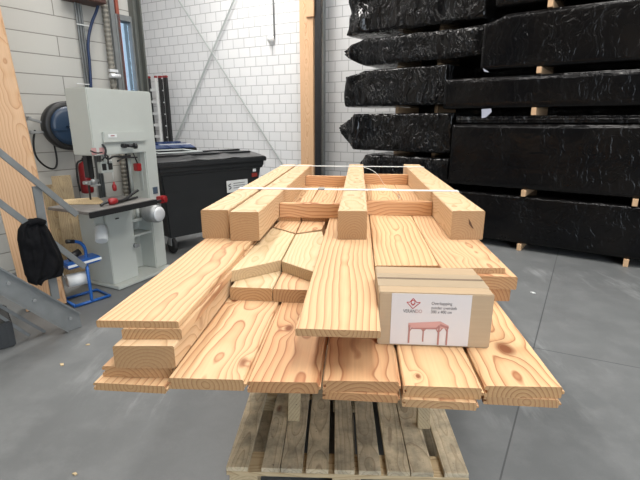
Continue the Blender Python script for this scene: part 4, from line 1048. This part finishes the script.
# leaning glulam post; base right edge at the floor
top = onplane(-2, 0, ((bp.x, bp.y), R(50)))[2]
dirp = (top - bp); 
m = MB(); wL = .30
zx = dirp.normalized(); sx_ = Vector((math.sin(R(60)), math.cos(R(60)), 0)); sx_ = (sx_ - zx * sx_.dot(zx)).normalized(); nn = sx_.cross(zx)
Mx = Matrix((sx_, zx, -nn)).transposed() if False else Matrix((sx_, zx, sx_.cross(zx))).transposed()
Lp = dirp.length * 1.42
m.box((-wL, 0.0, -.06), (0, Lp, .06))
o = m.build('timber_post', [M['glulam']], None, .004, 1); o.matrix_world = Matrix.Translation(bp + Vector((0, 0, .02))) @ Mx.to_4x4(); seedcol(o, .42, .12, .35, .58)
tag(o, 'big pale timber post leaning upright at the left edge behind the stair railing', 'post')
post1 = o
def lean_plank(pxb, pxt, zbase, lab, w, seed, tone=.3, off=0.0):
    A = atz(*pxb, 0); B = onplane(*pxt, ((A.x - .05, A.y + .28 + off), R(60)))[2]
    d = (B - A); zx = d.normalized(); s_ = Vector((math.sin(R(60)), math.cos(R(60)), 0)); s_ = (s_ - zx*s_.dot(zx)).normalized()
    Mx = Matrix((s_, zx, s_.cross(zx))).transposed()
    m = MB(); m.box((-w/2, 0, -.014), (w/2, d.length, .014)); o = m.build('leaning_plank', [M['plank_old']], None, .002, 1)
    o.matrix_world = Matrix.Translation(A + Vector((0, 0, .012))) @ Mx.to_4x4(); seedcol(o, .5, .2, tone, seed); return tag(o, lab, 'plank', 'planks leaning beside the band saw')
lean_plank((80, 281), (61, 177), 0, 'taller old plank leaning upright between timber post and band saw', .17, .2, .4)
lean_plank((68, 276), (49, 186), 0, 'shorter old plank leaning upright right beside the timber post', .13, .6, .25)

# stair: stringer, post, rails in one vertical plane
ft = atz(82, 330, 0); STP = ((-1.89, 3.08), R(36))
def ps(x, y): return onplane(x, y, STP)[2]
stair = thing('steel_staircase', 'grey galvanised steel stair with railing rising out at the left edge', 'staircase', (-1.89, 3.08, 0))
O = Vector((-1.89, 3.08, 0))
def ext(a, b, k):                     # extend b -> beyond a by factor
    return a + (a - b) * k
tA, tB = ps(0, 268), ps(79, 313); bA_, bB_ = ps(0, 292), ps(70, 330)
nS = Vector((math.cos(R(36)), -math.sin(R(36)), 0))
foot = ps(81, 322); 
m = MB(); a2 = ext(tA, tB, 1.3); b2_ = ext(bA_, bB_, 1.3)
zl_ = .003
pB = Vector((ps(67, 329).x, ps(67, 329).y, zl_)); pC = Vector((ps(82, 327).x, ps(82, 327).y, zl_))
poly = [a2 - O, tB - O, pC - O, pB - O, b2_ - O]
m.prism(poly, nS * -.012); 
m.bar(a2 - O, tB - O, .05, .010, UP); m.bar(b2_ - O, pB - O + Vector((0, 0, .006)), .05, .010, UP)
str_ = m.build('stringer', M['steel_grey'], stair, 0)
m = MB()
for x, y in ((8, 283), (34, 300), (70, 318)):
    q = ps(x, y) - O; m.cyl(q, q + nS*.014, .012, 10)
m.build('bolt', M['galv'], str_)
for y0, y1, x1, nm_ in ((152.5, 215, 77, 'handrail'), (203, 267, 85, 'mid_rail')):
    a = ps(0, y0); b = ps(x1, y1); m = MB(); m.bar(ext(a, b, 1.2) - O, b - O, .018, .042, UP); m.build(nm_, M['steel_grey'], stair, .003)
a = ps(41, 186); b = ps(57, 300); m = MB(); m.bar(Vector((b.x, b.y, b.z)) - O - nS*.02, Vector((b.x, b.y, a.z)) - O - nS*.02, .055, .02, nS); m.build('post', M['steel_grey'], stair, .002)
for k, (ya, yb2, xx) in enumerate(((306, 338, 52), (316, 340, 36))):
    q0 = ps(0, ya) - nS * .12; q1 = ps(xx, yb2) - nS * .12; q0.z = max(q0.z, .03); q1.z = max(q1.z, .014)
    m = MB(); m.bar(q0 - O, q1 - O, .025, .022, UP); m.build('brace_bar', M['steel_grey'], stair, .002)

# jacket draped over the mid rail: loft of folds
def jacket():
    a = ps(21, 222); b = ps(47, 238)
    d = (b - a); d.normalize(); dh = Vector((d.x, d.y, 0)).normalized()
    bm = bmesh.new(); NU, NV = 34, 30
    # outline per row in photo pixels: (y, xl, xr)
    rows_ = [(219, 30, 38), (223, 23, 44), (230, 18.5, 49), (240, 18, 54), (250, 20, 59), (260, 22, 62.5), (268, 24, 62.5), (275, 25.5, 60), (279, 28, 42), (283, 29, 40)]
    def outl(y):
        for (y0, l0, r0), (y1, l1, r1) in zip(rows_, rows_[1:]):
            if y0 <= y <= y1:
                f = (y - y0) / (y1 - y0); return l0 + (l1 - l0)*f, r0 + (r1 - r0)*f
        return rows_[-1][1:]
    front, backv = [], []
    for j in range(NV + 1):
        y = 219 + 64 * j / NV; xl, xr = outl(y); fr, bk_ = [], []
        for i in range(NU + 1):
            f = i / NU; x = xl + (xr - xl) * f; q = ps(x, y + (0 if j else 0))
            bulge = math.sin(PI * f) ** .5 * (.03 + .035 * min(1, j / 10))
            fold = .016 * math.sin(f * 17 + j * .12 + 2 * noise.noise(Vector((f*3, j*.1, 0)))) + .014 * noise.noise(Vector((f*7, j*.25, 3)))
            fold *= min(1, j / 4) * math.sin(PI * min(max(f, .02), .98)) ** .3
            fr.append(bm.verts.new(q - O + nS * (.016 + bulge + fold))); bk_.append(bm.verts.new(q - O - nS * (.016 + bulge * .6)))
        front.append(fr); backv.append(bk_)
    for G, fl in ((front, 0), (backv, 1)):
        for j in range(NV):
            for i in range(NU):
                q = (G[j][i], G[j][i+1], G[j+1][i+1], G[j+1][i]); f = bm.faces.new(q if not fl else q[::-1]); f.smooth = True
    def seam(A, B):
        for i in range(len(A)-1): f = bm.faces.new((A[i], A[i+1], B[i+1], B[i])); f.smooth = True
    seam([r[0] for r in front], [r[0] for r in backv]); seam([r[-1] for r in front], [r[-1] for r in backv]); seam(front[0], backv[0]); seam(front[-1], backv[-1])
    m = MB(); m.bm.free(); m.bm = bm
    e = thing('jacket', 'black jacket hanging over the railing of the grey staircase', 'jacket', O)
    m.build('body', M['cloth'], e)
    s = MB(); P = [ps(*q) - O + nS*k for q, k in (((27, 228), .02), ((30, 240), .05), ((33, 256), .05), ((35, 270), .045), ((36, 281), .04))]
    s.tube(P, .024, 12, 2); s.build('sleeve', M['cloth'], e)
    s = MB(); P = [ps(*q) - O + nS*k for q, k in (((27, 223), .04), ((33, 219), .06), ((41, 222), .05))]; s.tube(P, .022, 10, 2); s.build('collar', M['cloth'], e)
jacket()

# blue strapping trolley
tq = atz(87, 300, 0); tro = thing('strapping_trolley', 'small blue strap dispenser trolley with a white roll, beside the band saw', 'trolley', tq, R(52))
def tp_(x, y): p = onplane(x, y, ((tq.x, tq.y), R(38))); return (p[0], 0, p[1])
m = MB(); m.tube([(-.14, -.10, .016), (.16, -.10, .016), (.16, .14, .016), (-.14, .14, .016), (-.14, -.10, .016)], .014, 8); m.build('base_frame', M['blue'], tro)
xb, _, zb_ = tp_(86.5, 262)
m = MB(); m.tube([(0, -.10, .02), (0, -.10, .30), tp_(86.5, 262), tp_(85.5, 248), tp_(80, 242), tp_(73, 241.5)], .014, 8, 2); m.build('upright', M['blue'], tro)
m = MB(); a = Vector(tp_(74, 241.5)); b = Vector(tp_(66, 241.5)); m.cyl(a, b, .018, 12); m.build('grip', M['black'], tro)
a = Vector(tp_(64, 266)); b = Vector(tp_(97, 256.5)); m = MB(); m.bar(a, b, .16, .05, UP); tr_ = m.build('tray', M['blue'], tro, .008)
m = MB(); m.bar(a + UP*.004 - Vector((0, .083, 0)), b + UP*.004 - Vector((0, .083, 0)), .006, .02, UP); m.build('tray_stripe', M['white'], tr_)
m = MB(); q = Vector(tp_(74, 255)); m.cyl(q + Vector((-.05, 0, -.02)), q + Vector((.05, 0, .02)), .03, 12); m.build('tensioner', M['black'], tro)
m = MB(); q = Vector(tp_(78, 279)); axr = Vector((1, -.15, 0)); m.lathe([(.025, -.085), (.058, -.085), (.058, .07), (.03, .07)], q, axr, 24); rl = m.build('strap_roll', M['white'], tro)
m = MB(); m.lathe([(.02, .072), (.064, .072), (.064, .082), (.02, .082)], q, axr, 24); m.build('roll_flange', M['blue'], tro)
m = MB(); P = smooth_path([Vector(tp_(72, 274)), Vector(tp_(66, 280)), Vector(tp_(62, 272)), Vector(tp_(65, 264))]); ribbon(m, P, .02, Vector((0, 1, 0))); o = m.build('strap_band', M['white'], tro); o.modifiers.new('s', 'SOLIDIFY').thickness = .002

# black crate with wood offcut at the lower left
cq = atz(15.5, 346, 0); cr = thing('plastic_crate', 'black ribbed plastic crate at the photo\'s lower left edge', 'crate', cq, R(40))
m = MB(); hC = .19
m.box((-.60, .0, .002), (0, .40, hC)); cb_ = m.build('crate_body', M['crate'], cr, .006)
m = MB()
for k in range(15): m.box((-.59 + k*.04, -.008, .01), (-.575 + k*.04, .0, hC - .01))
for k in range(10): m.box((0, .01 + k*.04, .01), (.008, .025 + k*.04, hC - .01))
m.build('ribs', M['crate'], cb_)
m = MB(); m.box((-.14, 0, 0), (.14, .34, .03)); o = m.build('wood_offcut', [M['plank_old']], None, .002, 1, cq + Vector((math.cos(R(40))*-.2 - math.sin(R(40))*.04, math.sin(R(40))*-.2 + math.cos(R(40))*.04, hC + .001)), (0, 0, R(40))); seedcol(o, .5, .2, .2, .4)
tag(o, 'flat pale wood offcut lying on the black crate', 'wood offcut')
# pale plank leaning behind the stair, at the left edge
A = atz(22, 305, 0)
m = MB(); m.bar(Vector((-3.05, 3.35, .02)), Vector((-3.32, 3.95, .95)), .10, .03, UP); o = tag(m.build('leaning_plank', [M['pallet_new']], None, .002, 1), 'pale plank end showing behind the stringer at the left edge', 'plank'); seedcol(o, .5, .5, .2, .3)
# litter on the floor
for (x, y, s_, lab) in ((75, 474.5, .012, 'tiny pale wood chip near the photo\'s bottom left'), (62, 365, .02, 'small pale wood sliver on the grey floor left of the pile'), (533, 293, .022, 'small white paper scrap on the floor right of the pile'), (88, 345, .014, 'small crumb of wood on the floor below the left pile')):
    q = atz(x, y, 0); m = MB(); m.prism([(-s_, -s_*.4, 0), (s_*.6, -s_*.5, 0), (s_, s_*.3, 0), (-s_*.3, s_*.6, 0)], (0, 0, .006)); o = m.build('floor_litter', M['white'] if x > 500 else M['pallet_new'], None, 0, 1, q + Vector((0, 0, .0008)), (0, 0, x)); seedcol(o, .5, .5, .2, .3); tag(o, lab, 'litter')

# ------------------------------------------------------------------ light
def area(name, loc, rot, sx, sy, power, col):
    l = bpy.data.lights.new(name, 'AREA'); l.shape = 'RECTANGLE'; l.size = sx; l.size_y = sy; l.energy = power; l.color = col
    o = bpy.data.objects.new(name, l); C.objects.link(o); o.location = loc; o.rotation_euler = rot; return o
for x, y, p in ((-2.0, 1.0, 105), (.8, 1.0, 170), (4.2, 2.2, 190), (-1.9, 5.6, 220), (-1.6, 8.4, 175), (2.4, 3.4, 90), (2.2, -3.5, 130)):  # unseen overhead lamps, added to brighten walls and floor and give film glints
    area('overhead_fill', (x, y, HT - .08), (0, 0, 0), .45, 3.2, p, (1.0, .97, .93))
area('rear_fill', (3.5, -5.9, 2.4), (R(90), 0, 0), 5.0, 4.2, 330, (.86, .93, 1.0))  # added cool fill behind the camera, placed clear of the film's reflections
w = bpy.data.worlds.new('sky'); bpy.context.scene.world = w; w.use_nodes = True
bg = w.node_tree.nodes['Background']; bg.inputs[0].default_value = (.66, .82, 1.0, 1); bg.inputs[1].default_value = 3.0

# ------------------------------------------------------------------ camera
cam = bpy.data.cameras.new('camera'); cam.sensor_width = 36; cam.lens = F / 640 * 36; cam.clip_start = .05
co = bpy.data.objects.new('camera', cam); C.objects.link(co); co.location = (0, 0, H); co.rotation_euler = (PI/2 - PITCH, 0, 0)
sc = bpy.context.scene; sc.camera = co
sc.view_settings.view_transform = 'Standard'; sc.view_settings.look = 'None'; sc.view_settings.gamma = 1; sc.view_settings.use_curve_mapping = False
sc.view_settings.exposure = 0.0
